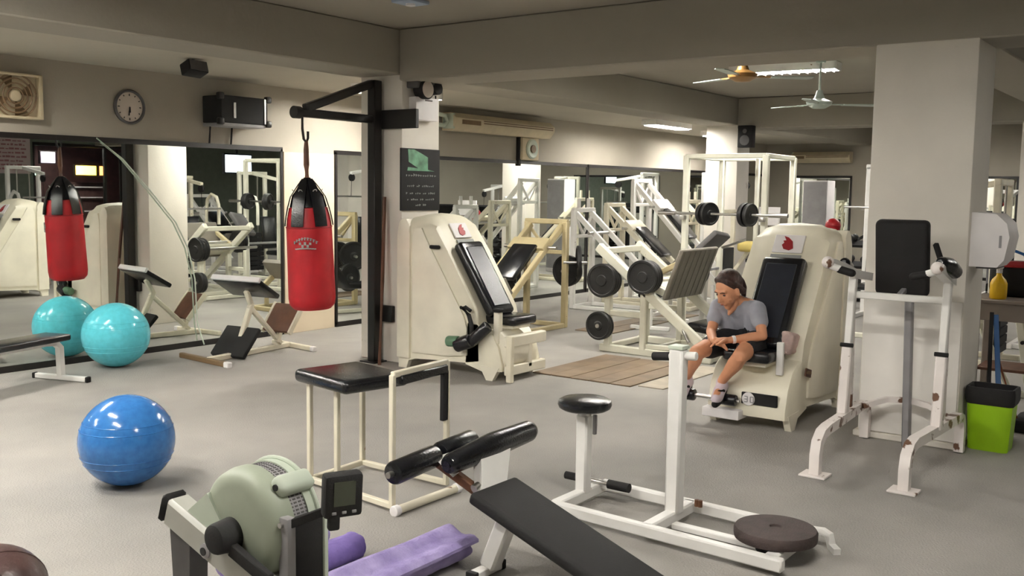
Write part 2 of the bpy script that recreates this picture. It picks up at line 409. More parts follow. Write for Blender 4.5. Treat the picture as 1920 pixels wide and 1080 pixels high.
T = thing('ceiling_speaker', 'small black speaker tilted under the lowered ceiling beside the clock', 'speaker', (5.60, 7.66, 2.83))
b = B(); rt = Matrix.Rotation(-.35, 3, 'X') @ Matrix.Rotation(.05, 3, 'Y'); b.box((0, 0, -.085), (.20, .14, .11), rt, .012); b.build('cabinet', MATTE, T)
b = B(); b.bar((0, .02, 0), (0, .02, -.05), .03); b.build('bracket', BLACKP, T)
B().box(rt @ Vector((0, -.072, 0)) + Vector((0, 0, -.085)), (.18, .008, .09), rt).build('grille', DGREY, T)

T = thing('wall_amplifier', 'black box unit with corner bumpers on wall shelf above the mirror', 'amplifier', (6.87, WY, 2.33))
B().b2((-.30, -.34, .03), (.30, -.02, .31), .01).build('case', MATTE, T)
for x in (-.31, .31):
    for z in (.04, .30): B().box((x, -.33, z), (.07, .06, .07), None, .015).build('corner_bumper', BLACKP, T)
B().b2((-.155, -.349, .08), (-.125, -.34, .24)).build('silver_strip', STEEL, T)
B().b2((.25, -.349, .04), (.27, -.34, .30)).build('silver_strip', STEEL, T)
B().b2((-.28, -.33, -.005), (.28, 0, .028), .004).build('shelf', GREYM, T)
for x in (-.22, .06): B().tube([(x, -.04, .0), (x, -.03, -.1), (x, -.02, -.19)], .01, 8).build('cable', MATTE, T)

def cassette(loc, rz, L, label):
    t = thing('air_conditioner', label, 'air conditioner', loc, rz)
    sec = [(0, .12), (-.16, .12), (-.24, .05), (-.24, -.02), (-.16, -.12), (0, -.12)]
    b = B(); b.loft([[(x, y, z) for y, z in sec] for x in (-L / 2, L / 2)]); b.build('casing', BEIGEP, t)
    for i in range(5):
        z = .035 - i * .03; B().box((L * .12, -.237 + max(0, -z) * .75, z), (L * .72, .02, .012), Matrix.Rotation(.4, 3, 'X')).build('louver', BEIGED, t)
    B().b2((-L / 2 - .004, -.20, -.10), (-L / 2 + .04, -.01, .11), .01).build('end_cap', PALEGREEN, t)
    B().b2((-L * .44, -.245, -.03), (-L * .27, -.235, .03)).build('control_panel', BEIGED, t)
    return t
cassette((11.65, WY - .02, 2.62), 0, 2.4, 'long beige wall air conditioner above the mirror right of the pillar')
cassette((21.97, 7.55, 2.52), -PI / 2, 1.3, 'air conditioner on the far end wall')
T = thing('wall_fan', 'small square extractor fan on wall below the beige air conditioner', 'fan', (12.45, WY, 2.33))
B().b2((-.22, -.10, -.17), (.22, 0, .17), .02).build('frame', BEIGEP, T)
B().lathe((0.02, -.1, 0), [(.02, 0), (.06, .02), (.13, .03), (.15, .015), (.15, 0)], 28, (0, -1, 0)).build('cover', PALEGREEN, T)
B().cyl((.02, -.12, 0), (.02, -.14, 0), .06, seg=20).build('hub', BEIGED, T)
B().b2((-.25, -.06, -.26), (-.2, 0, .17), .005).build('side_flap', MATTE, T)
T = thing('roller_bracket', 'white curved pipe end sticking out of wall right of pillar', 'pipe', (10.24, WY, 2.66))
B().tube([(0, 0, .05), (.0, -.1, .05), (.12, -.15, .03), (.16, -.15, -.05), (.1, -.15, -.10), (-.05, -.12, -.1)], .03, 10).build('pipe', PALEGREEN, T)

# poster on the pillar: black sheet, green picture, illegible lines
T = thing('motivational_poster', 'black framed poster with green picture on the white pillar', 'poster', (7.355, 6.52, 1.79))
B().b2((-.285, -.018, -.30), (.285, 0, .30), .004).build('sheet', MATTE, T)
B().prism([(-.19, -.020, .29), (-.10, -.020, .29), (.02, -.020, .25), (.10, -.020, .22), (.10, -.020, .10), (.2, -.020, .085), (-.2, -.020, .085), (-.19, -.020, .12), (-.04, -.020, .11), (-.18, -.020, .17)], (0, 1, 0), .003).build('picture', GREENP, T)
rr = random.Random(8)
def scribble(b, x0, x1, y, z, h, words, k):
    n = sum(words); cw = (x1 - x0) / (n + len(words) - 1); x = x0
    for wd in words:
        for _ in range(wd):
            hh = h * rr.uniform(.5, 1.0); b.b2((x + cw * .12, y - .002, z - h / 2), (x + cw * .42, y, z - h / 2 + hh))
            b.b2((x + cw * .12, y - .002, z - h / 2 + hh * rr.uniform(.2, .7)), (x + cw * .85, y, z - h / 2 + hh * .75)); x += cw
        x += cw
b = B(); scribble(b, -.22, .23, -.019, .045, .028, [13], 0); b.build('title_line', GREYP, T, stuff=True)
for z, ws, xx in ((-.06, [4, 2, 7], .2), (-.13, [1, 2, 3, 2, 4], .22), (-.19, [1, 4, 2, 5], .2), (-.245, [3, 2], .08)):
    b = B(); scribble(b, -xx, xx, -.019, z, .022, ws, 0); b.build('text_line', GREYP, T, stuff=True)

# emergency lamp box at the top of the pillar
T = thing('emergency_light', 'battery emergency lamp with a round reflector at top of pillar', 'lamp', (7.32, 6.52, 2.62))
b = B(); b.b2((-.16, -.14, .04), (.20, 0, .115), .01); b.build('bracket', DGREY, T)
B().cyl((-.04, -.05, .03), (-.04, -.17, .03), .085, .095, 24, .008).build('lamp_head', MATTE, T)
B().lathe((-.04, -.165, .03), [(.08, .006), (.05, -.005), (.02, -.012), (.001, -.012)], 24, (0, -1, 0)).build('reflector', CLOCKF, T)
B().cyl((.14, -.05, .05), (.14, -.15, .06), .06, .065, 20, .008).build('lamp_head', MATTE, T)
B().b2((-.13, -.10, -.26), (.20, 0, -.04), .01).build('battery_box', PAPER, T)
B().tube([(.245, -.02, .0), (.25, -.02, -.08), (.248, -.02, -.15)], .008, 6).build('cable', MATTE, T)
B().b2((.0, -.106, -.075), (.1, -.10, -.06)).build('status_strip', BROWN, T)

# ------------------------------------------------------------------ punching bag and its bracket
T = thing('bag_bracket', 'black steel post with triangular arm strapped to white pillar', 'bracket', (7.02, 6.80, 0))
w_ = WB(T); w_.b2((6.955, 6.74, 0), (7.06, 6.84, 2.73), .008, 1); w_.build('post', BLACKP, T)
WB(T).bar((7.0, 6.80, 2.36), (6.02, 6.79, 2.36), .075).build('arm', BLACKP, T)
WB(T).bar((6.98, 6.80, 2.70), (6.12, 6.79, 2.40), .075).build('brace', BLACKP, T)
WB(T).b2((7.05, 6.30, 2.27), (7.098, 6.90, 2.45), .006, 1).build('clamp_plate', BLACKP, T)
WB(T).b2((7.05, 6.60, .40), (7.098, 6.90, .56), .006, 1).build('clamp_plate', BLACKP, T)
WB(T).b2((6.90, 6.69, 0), (7.08, 6.89, .015), .003, 1).build('foot_plate', BLACKP, T)
WB(T).cyl((5.99, 6.79, 2.36), (6.06, 6.79, 2.36), .055, seg=16).build('arm_cap', BLACKP, T)
bx, by = 6.135, 6.80
WB(T).tube([(bx - .035, by, 2.34), (bx - .035, by, 2.22), (bx - .02, by, 2.13), (bx + .01, by, 2.10), (bx + .03, by, 2.14), (bx + .03, by, 2.2)], .012, 8).build('hook', BLACKP, T)
T = thing('punching_bag', 'red punching bag with black top straps hanging from the post arm', 'punching bag', (bx + .075, by, 0.60))
T.rotation_euler = (0, -.05, 0)
def bagr(z):   # radius by height above the bag base
    P = [(0, .17), (.04, .205), (.1, .213), (.74, .203), (.82, .194), (.92, .172), (1.02, .142), (1.12, .075), (1.18, .03)]
    for (a, ra), (c, rc) in zip(P, P[1:]):
        if a <= z <= c: return ra + (rc - ra) * (z - a) / (c - a)
    return .03
B().lathe((0, 0, 0), [(0.001, 0), (.12, .002)] + [(bagr(z), z) for z in (.0, .02, .04, .1, .2, .3, .4, .5, .6, .7, .74, .78, .82, .92)] + [(.1, .94), (.001, .945)], 40).build('body', RED, T)
B().tube([(bagr(.745) * 1.004 * math.cos(2 * PI * k / 40), bagr(.745) * 1.004 * math.sin(2 * PI * k / 40), .745) for k in range(41)], .006, 6).build('seam', REDP, T)
B().lathe((0, 0, 0), [(.13, .90), (.165, .93), (.140, 1.03), (.072, 1.12), (.03, 1.19), (.001, 1.19)], 28).build('hood', VINYL, T)
for k in range(6):
    a = 2 * PI * k / 6 + .32; rs = []
    for z in (.76, .84, .92, 1.02, 1.12, 1.18):
        r = bagr(z) + .014; wd = .060 if z < 1.1 else (.04 if z < 1.15 else .02); th = .008
        c = Vector((math.cos(a), math.sin(a), 0)); s_ = Vector((-math.sin(a), math.cos(a), 0))
        z_ = Vector((0, 0, z))
        rs.append([c * r - s_ * wd + z_, c * (r + .004) + z_, c * r + s_ * wd + z_, c * (r - th) + s_ * wd + z_, c * (r - th) + z_, c * (r - th) - s_ * wd + z_])
    B().loft(rs).build('strap', VINYL, T)
for k in range(6):   # metal rings on straps
    a = 2 * PI * k / 6 + .32; c = Vector((math.cos(a), math.sin(a), 0)) * .125 + Vector((0, 0, 1.07)); s_ = Vector((-math.sin(a), math.cos(a), 0)); n_ = Vector((math.cos(a) * .5, math.sin(a) * .5, .8))
    B().tube([c + (s_ * math.cos(2 * PI * j / 12) + n_ * math.sin(2 * PI * j / 12)) * .018 for j in range(13)], .004, 6).build('ring', STEEL, T)
# blurred print on the bag: arc of strokes, emblem and bar
def on_bag(u, z, off=.002):
    a = math.atan2(-.594, -.805) + u / .213; return Vector((math.cos(a) * (.213 + off), math.sin(a) * (.213 + off), z)), Vector((-math.sin(a), math.cos(a), 0)), Vector((math.cos(a), math.sin(a), 0))
b = B()
for i in range(9):
    t = (i - 4) / 4; p, s_, n_ = on_bag(t * .10, .655 - .035 * t * t)
    b.box(p, (.012, .004, .026), Matrix((s_, n_, Vector((0, 0, 1)))).transposed())
    b.box(p + Vector((0, 0, .006)) + s_ * .006, (.018, .004, .006), Matrix((s_, n_, Vector((0, 0, 1)))).transposed())
b.build('arched_print', GREYP, T, stuff=True)
b = B()
for i in range(5):
    t = (i - 2) / 2; p, s_, n_ = on_bag(t * .045, .60 + .012 * math.cos(i * 3)); b.box(p, (.02, .004, .03 - .008 * abs(t)), Matrix((s_, n_, Vector((0, 0, 1)))).transposed())
for i in range(9):
    t = (i - 4) / 4; p, s_, n_ = on_bag(t * .085, .568 - .006 * t * t); b.box(p, (.021, .004, .010), Matrix((s_, n_, Vector((0, 0, 1)))).transposed())
b.build('emblem_print', GREYP, T, stuff=True)
B().tube([(0, 0, 1.18), (0, 0, 1.3), (.005, 0, 1.44), (.01, 0, 1.52)], .022, 10, [.022, .026, .024, .016]).build('hanging_strap', WOODB, T)
T = tag(B().tube([(6.90, 6.62, .0), (6.96, 6.64, .8), (7.03, 6.68, 1.62)], .018, 8).build('wooden_pole', WOODB), 'thin brown wooden pole leaning beside the black post', 'pole')

# drooping cable over the left mirror
tag(B().tube([(5.35, 8.84, 2.14), (5.62, 8.84, 1.95), (5.95, 8.83, 1.6), (6.2, 8.83, 1.32), (6.34, 8.83, 1.05), (6.42, 8.83, .72), (6.44, 8.83, .25), (6.5, 8.8, .02)], .007, 6).build('cable', PALEGREEN), 'thin pale cable drooping down over the left mirror', 'cable')

# ------------------------------------------------------------------ exercise balls
def gym_ball(name, c, r, m, label):
    t = thing(name, label, 'exercise ball', (c[0], c[1], 0), 0, None)
    b = B(); b.ball((0, 0, r * .985), r, (1, 1, .985), 48)
    b.build('shell', m, t)
    B().cyl((r * .55 * -.2, r * .83 * -.9, r * 1.0), (r * .55 * -.2, r * .83 * -.9 - .02, r * 1.0), .006, seg=8)
    for h in (-.45, -.3, .3, .45):
        q = math.sqrt(max(0, 1 - h * h)) * r
        B().tube([(q * math.cos(2 * PI * k / 48), q * math.sin(2 * PI * k / 48), r * .985 * (1 + h)) for k in range(49)], .0022, 4).build('ridge', m, t)
    return t
gym_ball('exercise_ball', (3.17, 5.01), .262, BLUE, 'blue exercise ball alone on the open floor')
gym_ball('exercise_ball', (5.24, 8.42), .305, TURQ, 'turquoise exercise ball touching the mirrored wall')
T = thing('medicine_ball', 'dark brown leather ball cut off at the bottom left corner', 'ball', (1.726, 3.601, 0))
B().ball((0, 0, .187), .187, (1, 1, 1), 40).build('shell', BROWN, T)
for ax in ((1, 0, .3), (.2, 1, .3)):
    x, y, d = basis(ax); B().tube([Vector((0, 0, .187)) + (x * math.cos(2 * PI * k / 40) + y * math.sin(2 * PI * k / 40)) * .187 for k in range(41)], .003, 5).build('seam', BROWN, T)

# ------------------------------------------------------------------ shrouded selector machines (local x = towards the user)
def leaf(b, o, ux, uz, n, s):
    pts = [(-.06, -.05), (-.02, -.075), (.04, -.06), (.065, -.015), (.045, .01), (.06, .035), (.03, .04), (.06, .09), (.01, .075), (-.04, .03)]
    b.prism([o + ux * (x * s) + uz * (z * s) for x, z in pts], n, .006)
def shroud_machine(loc, rz, label, side, full):
    """side = +1/-1: local y side seen from the camera"""
    t = thing('exercise_machine', label, 'exercise machine', loc, rz, 'cream shrouded seat machines')
    prof = [(.09, .06), (.02, .06), (.0, .3), (.0, 1.12), (.03, 1.33), (.12, 1.44), (.25, 1.475), (.36, 1.45), (.45, 1.36), (.60, 1.13), (.93, .62), (.96, .5), (.97, .16), (.80, .13), (.45, .115), (.2, .10)]
    secs = []
    for y, zt in ((-.31, 1.30), (-.305, 1.335), (-.285, 1.385), (-.24, 1.43), (-.17, 1.465), (0, 1.475), (.17, 1.465), (.24, 1.43), (.285, 1.385), (.305, 1.335), (.31, 1.30)):
        secs.append([(x, y, min(z, zt)) for x, z in prof])
    B().loft(secs).build('shroud', CREAM, t, 35)
    B().loft([[(x, y, z) for x, z in ((-.005, .10), (-.005, 1.30 + dz), (.01, 1.38 + dz), (.05, 1.42 + dz), (.10, 1.42 + dz), (.14, 1.36 + dz), (.15, 1.28), (.15, .10))] for y, dz in ((-.335, -.06), (-.325, 0), (.325, 0), (.335, -.06))]).build('rear_cover', CREAM2, t, 35)
    # proud side panels, humped like the shell
    for s in (-1, 1):
        pp = [(.18, .16), (.18, .3), (.18, 1.05), (.18, 1.24), (.21, 1.34), (.29, 1.34), (.36, 1.22), (.52, .98), (.80, .56), (.84, .45), (.84, .2), (.6, .17)]
        pp2 = [(.20, .19), (.20, .32), (.20, 1.04), (.20, 1.22), (.225, 1.31), (.28, 1.31), (.34, 1.2), (.50, .96), (.775, .55), (.81, .44), (.81, .23), (.6, .2)]
        B().loft([[(x, s * .308, z) for x, z in pp], [(x, s * .326, z) for x, z in pp], [(x, s * .336, z) for x, z in pp2]]).build('side_panel', CREAM2, t, 30)
        B().box((.46, s * .33, 1.17), (.12, .03, .035), None, .012).build('side_vent', MATTE, t)
    # base with front skirt and feet
    bp = [(.82, .12), (.84, .50), (.98, .49), (1.10, .42), (1.18, .30), (1.22, .15), (1.22, .09), (1.05, .07)]
    secs = []
    for y, sx in ((-.31, -.03), (-.295, 0), (0, .0), (.295, 0), (.31, -.03)):
        secs.append([(x + (sx if x > .9 else 0), y, z) for x, z in bp])
    B().loft(secs).build('base_cover', CREAM, t, 35)
    for s in (-1, 1):
        B().prism([(.98, s * .29, .13), (1.06, s * .29, .0), (1.13, s * .29, .0), (1.2, s * .29, .12)], (0, 1, 0), .05).build('foot', CREAM2, t)
        B().prism([(.0, s * .29, .0), (.10, s * .29, .0), (.14, s * .29, .11), (.0, s * .29, .11)], (0, 1, 0), .05).build('foot', CREAM2, t)
    # padded back rest on the slanted front and the seat
    d = Vector((.48, 0, -.74)).normalized(); n = Vector((.839, 0, .544)); o = Vector((.45, 0, 1.36))
    Mx = Matrix((d, Vector((0, 1, 0)), n)).transposed()
    B().box(Vector((0, -.05 if full else 0.03, 0)) + o + d * .60 + n * .055, (.76, .34, .10), Mx, .035, 3).build('backrest', VINYL, t)
    B().box(Vector((0, -.05 if full else 0.03, 0)) + o + d * .60 + n * .108, (.62, .24, .012), Mx, .005, 1).build('backrest_panel', VINYLB, t)
    B().box((1.06, 0, .53), (.42, .36, .085), None, .03, 3).build('seat', VINYL, t)
    B().box((1.05, 0, .475), (.34, .28, .04), None, .01).build('seat_tray', CREAM2, t)
    # badge plate with red leaf shaped emblem and blurred lines
    pl = B().box(o + d * .06 + n * .012, (.16, .24, .012), Mx, .004, 1).build('badge_plate', PAPER, t)
    b = B(); leaf(b, o + d * .065 + n * .022, Vector((0, 1, 0)) * -side, -d, n, .75); b.build('emblem', REDP, pl)
    b = B(); b.box(o + d * .185 + n * .012, (.055, .24, .01), Mx); b.build('instruction_plate', GREYP, t)
    # grips, lever and leg rollers
    s = side
    if full:
        B().tube([(.80, s * .36, .64), (.86, s * .37, .65), (.92, s * .37, .62)], .017, 8).build('grip', MATTE, t)
        B().tube([(.83, s * .37, .64), (.90, s * .37, .58), (.93, s * .37, .50), (.93, s * .365, .40)], .02, 8).build('adjustment_arm', MATTE, t)
    if full:
        B().cyl((.70, s * .42, .33), (.83, s * .42, .34), .05, seg=20, bev=.012).build('roller', GREENL, t)
        B().cyl((.80, s * .42, .30), (.96, s * .41, .36), .065, seg=20, bev=.015).build('roller', VINYL, t)
        B().cyl((.93, s * .40, .33), (1.10, s * .34, .50), .055, seg=20, bev=.015).build('roller', VINYL, t)
        B().cyl((.90, s * .43, .305), (.95, s * .43, .32), .025, seg=12).build('roller_cap', STEEL, t)
        B().bar((1.14, s * .25, .33), (1.14, s * .25, .62), .065).build('front_post', CREAM2, t)
        B().box((1.14, s * .25, .63), (.08, .08, .03), None, .008).build('post_cap', MATTE, t)
        B().cyl((1.10, s * .27, .27), (1.10, s * -.05, .27), .19, seg=32, bev=.03).build('cam_drum', CREAM2, t)
        B().bar((1.26, s * .28, .36), (1.26, -s * .30, .36), .07, .10).build('front_beam', CREAM2, t)
        B().bar((1.26, s * .28, .10), (1.26, -s * .30, .10), .06, .09).build('lower_beam', CREAM2, t)
        B().bar((1.26, -s * .05, .10), (1.26, -s * .05, .36), .06).build('front_upright', CREAM2, t)
        B().bar((1.30, s * .28, .0), (1.30, s * .28, .42), .05, .06).build('front_leg', IVORY, t)
        B().b2((1.0, s * .18, .14), (1.24, -s * .1, .24), .02).build('cable_guard', MATTE, t)
    else:
        B().b2((1.14, -s * .31, .06), (1.30, -s * .02, .13), .01).build('foot_plate', PAPER, t)
        lb = B().box((1.215, s * .10, .22), (.02, .27, .085), None, .004, 1).build('number_plate', MATTE, t)
        B().lathe((1.224, s * .02, .215), [(.001, .008), (.045, .008), (.05, 0)], 24, (1, 0, 0)).build('white_disc', PAPER, lb)
        for dy, segs in ((.0, '3'), (.045, '0')):   # digits of the plate
            b = B(); y0 = s * (.005 + dy)
            bars = [(0, .02), (0, 0), (0, -.02)] if segs == '3' else [(0, .02), (0, -.02)]
            for _, z in bars: b.b2((1.232, y0 - .011, .215 + z - .003), (1.236, y0 + .011, .215 + z + .003))
            b.b2((1.232, y0 + s * .011 - .003, .195), (1.236, y0 + s * .011 + .003, .235))
            if segs == '0': b.b2((1.232, y0 - s * .011 - .003, .195), (1.236, y0 - s * .011 + .003, .235))
            b.build('digit', GREYM, lb)
        nm = B().box((.90, s * .338, .40), (.12, .012, .06), Matrix.Rotation(-.25, 3, 'Y'), .004, 1).build('name_plate', WOODB, t)
        b = B(); scr = random.Random(3)
        for i in range(6): b.b2((.85 + i * .017, s * .345 - .002, .385 + i * .003), (.862 + i * .017, s * .345 + .002, .40 + i * .003 + scr.random() * .012))
        b.build('print', BEIGED, nm)
        B().bar((1.13, s * .21, .40), (1.13, s * .21, .64), .05, .03).build('lever', WHITE, t)
        for z in (.46, .52, .58): B().cyl((1.13, s * .222, z), (1.13, s * .228, z), .009, seg=10).build('lever_hole', MATTE, t)
        B().cyl((1.27, -.18, .20), (1.27, -.05, .20), .042, seg=20, bev=.012).build('ankle_roller', VINYL, t)
        B().cyl((1.27, -.56, .20), (1.27, -.38, .20), .045, seg=20, bev=.012).build('ankle_roller', VINYL, t)
        B().cyl((1.27, -.58, .20), (1.27, -.03, .20), .014, seg=10).build('roller_bar', STEEL, t)
        B().bar((1.14, -.26, .16), (1.27, -.26, .20), .04).build('roller_arm', WHITE, t)
    return t
shroud_machine((7.27, 6.42, 0), -PI / 2, 'cream seat machine against the white pillar, black back pad facing right', -1, True)
shroud_machine((7.97, 2.81, 0), PI, 'cream seat machine the woman sits on, red leaf emblem on top', 1, False)
T = tag(WB(bpy.data.objects['exercise_machine.001']).box((7.02, 2.60, .62), (.20, .10, .16), None, .04, 3).build('towel', PINK), 'pinkish grey towel hanging beside the seated woman', 'towel')
for v in T.data.vertices:
    v.co.z += .02 * math.sin(v.co.x * 40); v.co.y += .012 * math.sin(v.co.z * 50)
T.location = bpy.data.objects['exercise_machine.001'].location; T.rotation_euler = (0, 0, PI)

# ------------------------------------------------------------------ padded steel table (foreground centre)
T = thing('padded_stand', 'cream tube stand with black padded seat and low side bar', 'exercise stand', (3.98, 3.9, 0))
lg = {'a': (3.81, 4.20), 'd': (3.745, 3.50), 'e': (4.245, 3.55), 'c': (4.25, 4.22)}
for k, h in (('a', .60), ('c', .60), ('d', .735), ('e', .735)):
    x, y = lg[k]; WB(T).bar((x, y, 0.02), (x, y, h), .03, up=(1, 0, 0)).build('leg', IVORY, T)
WB(T).bar((3.782, 3.95, 0.02), (3.782, 3.95, .60), .03, up=(1, 0, 0)).build('leg', IVORY, T)
for p, q in (('a', 'd'), ('c', 'a'), ('c', 'e')):
    WB(T).bar(lg[p] + (.035,), lg[q] + (.035,), .032).build('floor_rail', IVORY, T)
WB(T).cyl((3.725, 3.45, .025), (4.225, 3.455, .025), .024, seg=14).build('floor_rail', IVORY, T)
for c in ((3.72, 3.45, .025), (4.23, 3.455, .025)): WB(T).cyl(Vector(c) - Vector((.02, 0, 0)), Vector(c) + Vector((.02, 0, 0)), .03, seg=14, bev=.006).build('end_cap', PAPER, T)
WB(T).bar((3.745, 3.50, .735), (4.245, 3.55, .735), .032).build('side_bar', IVORY, T)
WB(T).bar((3.79, 3.505, .70), (4.22, 3.548, .70), .06, .05).build('bar_pad', VINYL, T)
WB(T).bar((4.225, 3.55, .69), (4.222, 3.55, .40), .03, .045, (1, 0, 0)).build('leg_pad', MATTE, T)
sb = B(); q = Matrix.Rotation(-.18, 3, 'Z')
sb.box(rel(T, (3.945, 4.005, .632)), (.44, .52, .075), q, .03, 4); sb.build('seat', VINYL, T)
WB(T).bar((3.81, 4.20, .59), (4.25, 4.22, .59), .03).build('seat_rail', IVORY, T)

# ------------------------------------------------------------------ rowing machine head
T = thing('rowing_machine', 'grey green rowing machine head with flywheel cage and black monitor', 'rowing machine', (2.28, 2.78, 0))
cy, cz, cr = 2.78, .497, .212
def arc(x, r, a0, a1, n=24): return [(x, cy + r * math.cos(a), cz + r * math.sin(a)) for a in [a0 + (a1 - a0) * k / n for k in range(n + 1)]]
# near face shell: domed disc, rim, far shell
b = WB(T); b.lathe((2.235, cy, cz), [(.212, -.03), (.212, .0), (.203, .035), (.185, .052), (.15, .06), (.001, .064)], 48, (-1, 0, 0)); b.build('flywheel_cover', GREYGREEN, T)
b = WB(T); b.lathe((2.36, cy, cz), [(.212, -.03), (.212, .0), (.203, .03), (.001, .04)], 48, (1, 0, 0)); b.build('flywheel_cover', PALEGREEN, T)
b = WB(T)   # perforated cage band between the shells, open on the handle side
rs = []
for a in [math.radians(q) for q in range(50, 331, 7)]:
    c_, s_ = math.cos(a), math.sin(a)
    rs.append([(2.25, cy + .205 * c_, cz + .205 * s_), (2.25, cy + .200 * c_, cz + .200 * s_), (2.37, cy + .200 * c_, cz + .200 * s_), (2.37, cy + .205 * c_, cz + .205 * s_)])
b.rings(rs); b.build('cage_band', GREYM, T)
b = WB(T)
for i in range(30):
    a = math.radians(60 + i * 3.6)
    for x in (2.27, 2.29, 2.31, 2.33, 2.35):
        p = Vector((x, cy + .2055 * math.cos(a), cz + .2055 * math.sin(a))); b.box(p, (.012, .006, .002), Matrix.Rotation(a - PI / 2, 3, 'X'))
b.build('cage_perforation', DGREY, T, stuff=True)
WB(T).cyl((2.27, cy, cz), (2.35, cy, cz), .19, seg=40).build('flywheel', MATTE, T)
WB(T).tube([(2.372, cy + .214 * math.cos(a), cz + .214 * math.sin(a)) for a in [2 * PI * k / 48 for k in range(49)]], .009, 8).build('rim', PALEGREEN, T)
# handle bracket on the rim, chain guide with open black front
aa = math.radians(150 - 110)
WB(T).box((2.305, cy - .150, cz + .165), (.155, .075, .055), Matrix.Rotation(-.75, 3, 'X').inverted(), .02, 3).build('handle_rest', PALEGREEN, T)
WB(T).cyl((2.222, cy - .150, cz + .165), (2.232, cy - .150, cz + .165), .012, seg=12).build('rest_bolt', MATTE, T)
WB(T).b2((2.25, cy - .225, .22), (2.385, cy - .17, cz + .06), .01).build('chain_box', MATTE, T)
WB(T).b2((2.205, cy - .235, .15), (2.245, cy - .185, cz + .075), .008).build('guide_bracket', GREYM, T)
WB(T).cyl((2.195, cy - .205, cz + .05), (2.206, cy - .205, cz + .05), .010, seg=12).build('bolt', STEEL, T)
WB(T).b2((2.375, cy - .235, .15), (2.395, cy - .17, cz + .04), .006).build('side_strip', PALEGREEN, T)
# inclined main beam, end cap, wedge cover, knob, legs
WB(T).bar((2.195, 3.165, .490), (2.195, 2.35, .218), .10, .115).build('main_beam', ALU, T)
WB(T).bar((2.195, 3.20, .502), (2.195, 3.165, .490), .106, .12, bev=.3).build('end_cap', MATTE, T)
WB(T).prism([(2.20, 3.06, .50), (2.20, 2.78, .42), (2.20, 2.93, .60)], (1, 0, 0), .07).build('wedge_cover', PALEGREEN, T)
WB(T).cyl((2.185, 2.80, .475), (2.09, 2.80, .475), .062, .055, 28, .012).build('damper_knob', MATTE, T)
WB(T).bar((2.14, 2.76, .44), (2.14, 2.56, .373), .03, .05).build('damper_rail', MATTE, T)
WB(T).lathe((2.145, 2.915, .395), [(.028, 0), (.028, .006), (.018, .010), (.001, .010)], 20, (-1, 0, 0)).build('beam_bolt', GREYM, T)
WB(T).cyl((2.135, 2.915, .395), (2.131, 2.915, .395), .015, seg=16).build('bolt_socket', MATTE, T)
WB(T).prism([(2.20, 3.15, .44), (2.20, 3.03, .40), (2.20, 3.04, .02), (2.20, 3.12, .02)], (1, 0, 0), .08).build('front_leg', DGREY, T)
WB(T).bar((2.0, 3.08, .02), (2.5, 3.08, .02), .06, .04).build('floor_bar', DGREY, T)
WB(T).bar((2.195, 2.35, .218), (2.195, 1.75, .16), .07, .06).build('seat_rail', ALU, T)
WB(T).bar((2.195, 1.80, .14), (2.195, 1.78, .0), .06, .05).build('rear_leg', DGREY, T)
# monitor on its arm
WB(T).bar((2.22, 2.575, .540), (2.30, 2.40, .625), .022, .03).build('monitor_arm', MATTE, T)
mm = Matrix.Rotation(math.radians(-26), 3, 'Z') @ Matrix.Rotation(math.radians(6), 3, 'X')
mo = Vector((2.305, 2.385, .670))
b = WB(T); b.box(mo, (.135, .055, .155), mm, .014, 2); mon = b.build('monitor', MATTE, T)
WB(T).box(mo + mm @ Vector((0, -.029, .012)), (.075, .004, .085), mm).build('screen', SCREEN, mon)
for dx in (-.035, .0, .035): WB(T).box(mo + mm @ Vector((dx, -.029, -.055)), (.016, .006, .010), mm, .002).build('button', GREYM, mon)
WB(T).box(mo + Vector((-.03, .01, -.09)), (.04, .03, .06), mm, .008).build('monitor_foot', MATTE, T)

# ------------------------------------------------------------------ purple foam mats
def roll(name, label, xa, xb, y, r, m, flat=1.0, flap=0, z0=0.0):
    t = thing(name, label, 'mat', ((xa + xb) / 2, y, z0), 0, 'purple foam mats')
    n = 22; b = B(); L = (xb - xa) / 2; rs = []
    rnd = random.Random(int(y * 1000))
    ph = rnd.random() * 6
    for k in range(n + 1):
        x = -L + 2 * L * k / n; ring = []
        for j in range(28):
            a = 2 * PI * j / 28; q = r * (1 + .018 * math.sin(x * 31 + a * 3 + ph) + .012 * math.sin(x * 67 - a * 5))
            ring.append((x + (.012 * math.sin(a * 3 + ph) if k in (0, n) else 0), q * math.cos(a), r * flat + q * flat * math.sin(a)))
        rs.append(ring)
    b.rings(rs); b.build('roll', m, t, 60)
    for s in (-1, 1):   # spiral seen at both ends
        pts = [(s * (L + .004), r * (1 - .8 * k / 60) * math.cos(k * .31), r * flat + r * flat * (1 - .8 * k / 60) * math.sin(k * .31)) for k in range(60)]
        B().tube(pts, .006, 5).build('spiral_edge', DPURPLE, t)
    if flap:
        rs = []
        for k in range(9):   # loose end lying over the roll and lifting off to one side
            u = k / 8; yy = r * .55 - u * (r * 1.9); zz = r * flat * 2 + .016 - .03 * u * u + .012 * math.sin(u * 9)
            rs.append([(-L, yy, zz), (-L * .3, yy, zz + .008 * math.sin(u * 5)), (L * .4, yy, zz - .006), (L * 1.02, yy, zz), (L * 1.02, yy, zz - .014), (L * .4, yy, zz - .02), (-L * .3, yy, zz - .014 + .008 * math.sin(u * 5)), (-L, yy, zz - .014)])
        B().rings(rs).build('loose_end', m, t, 60)
    return t
roll('rolled_mat', 'large rolled purple mat with loose end beside the bench leg', 2.55, 3.44, 2.83, .105, PURPLE, .62, 1)
roll('rolled_mat', 'deep purple rolled mat lying close behind the rower monitor', 2.60, 3.16, 3.19, .075, DPURPLE, .8)
roll('rolled_mat', 'second rolled purple mat behind the rower, farther from monitor', 2.62, 3.12, 3.40, .085, PURPLE, .9)

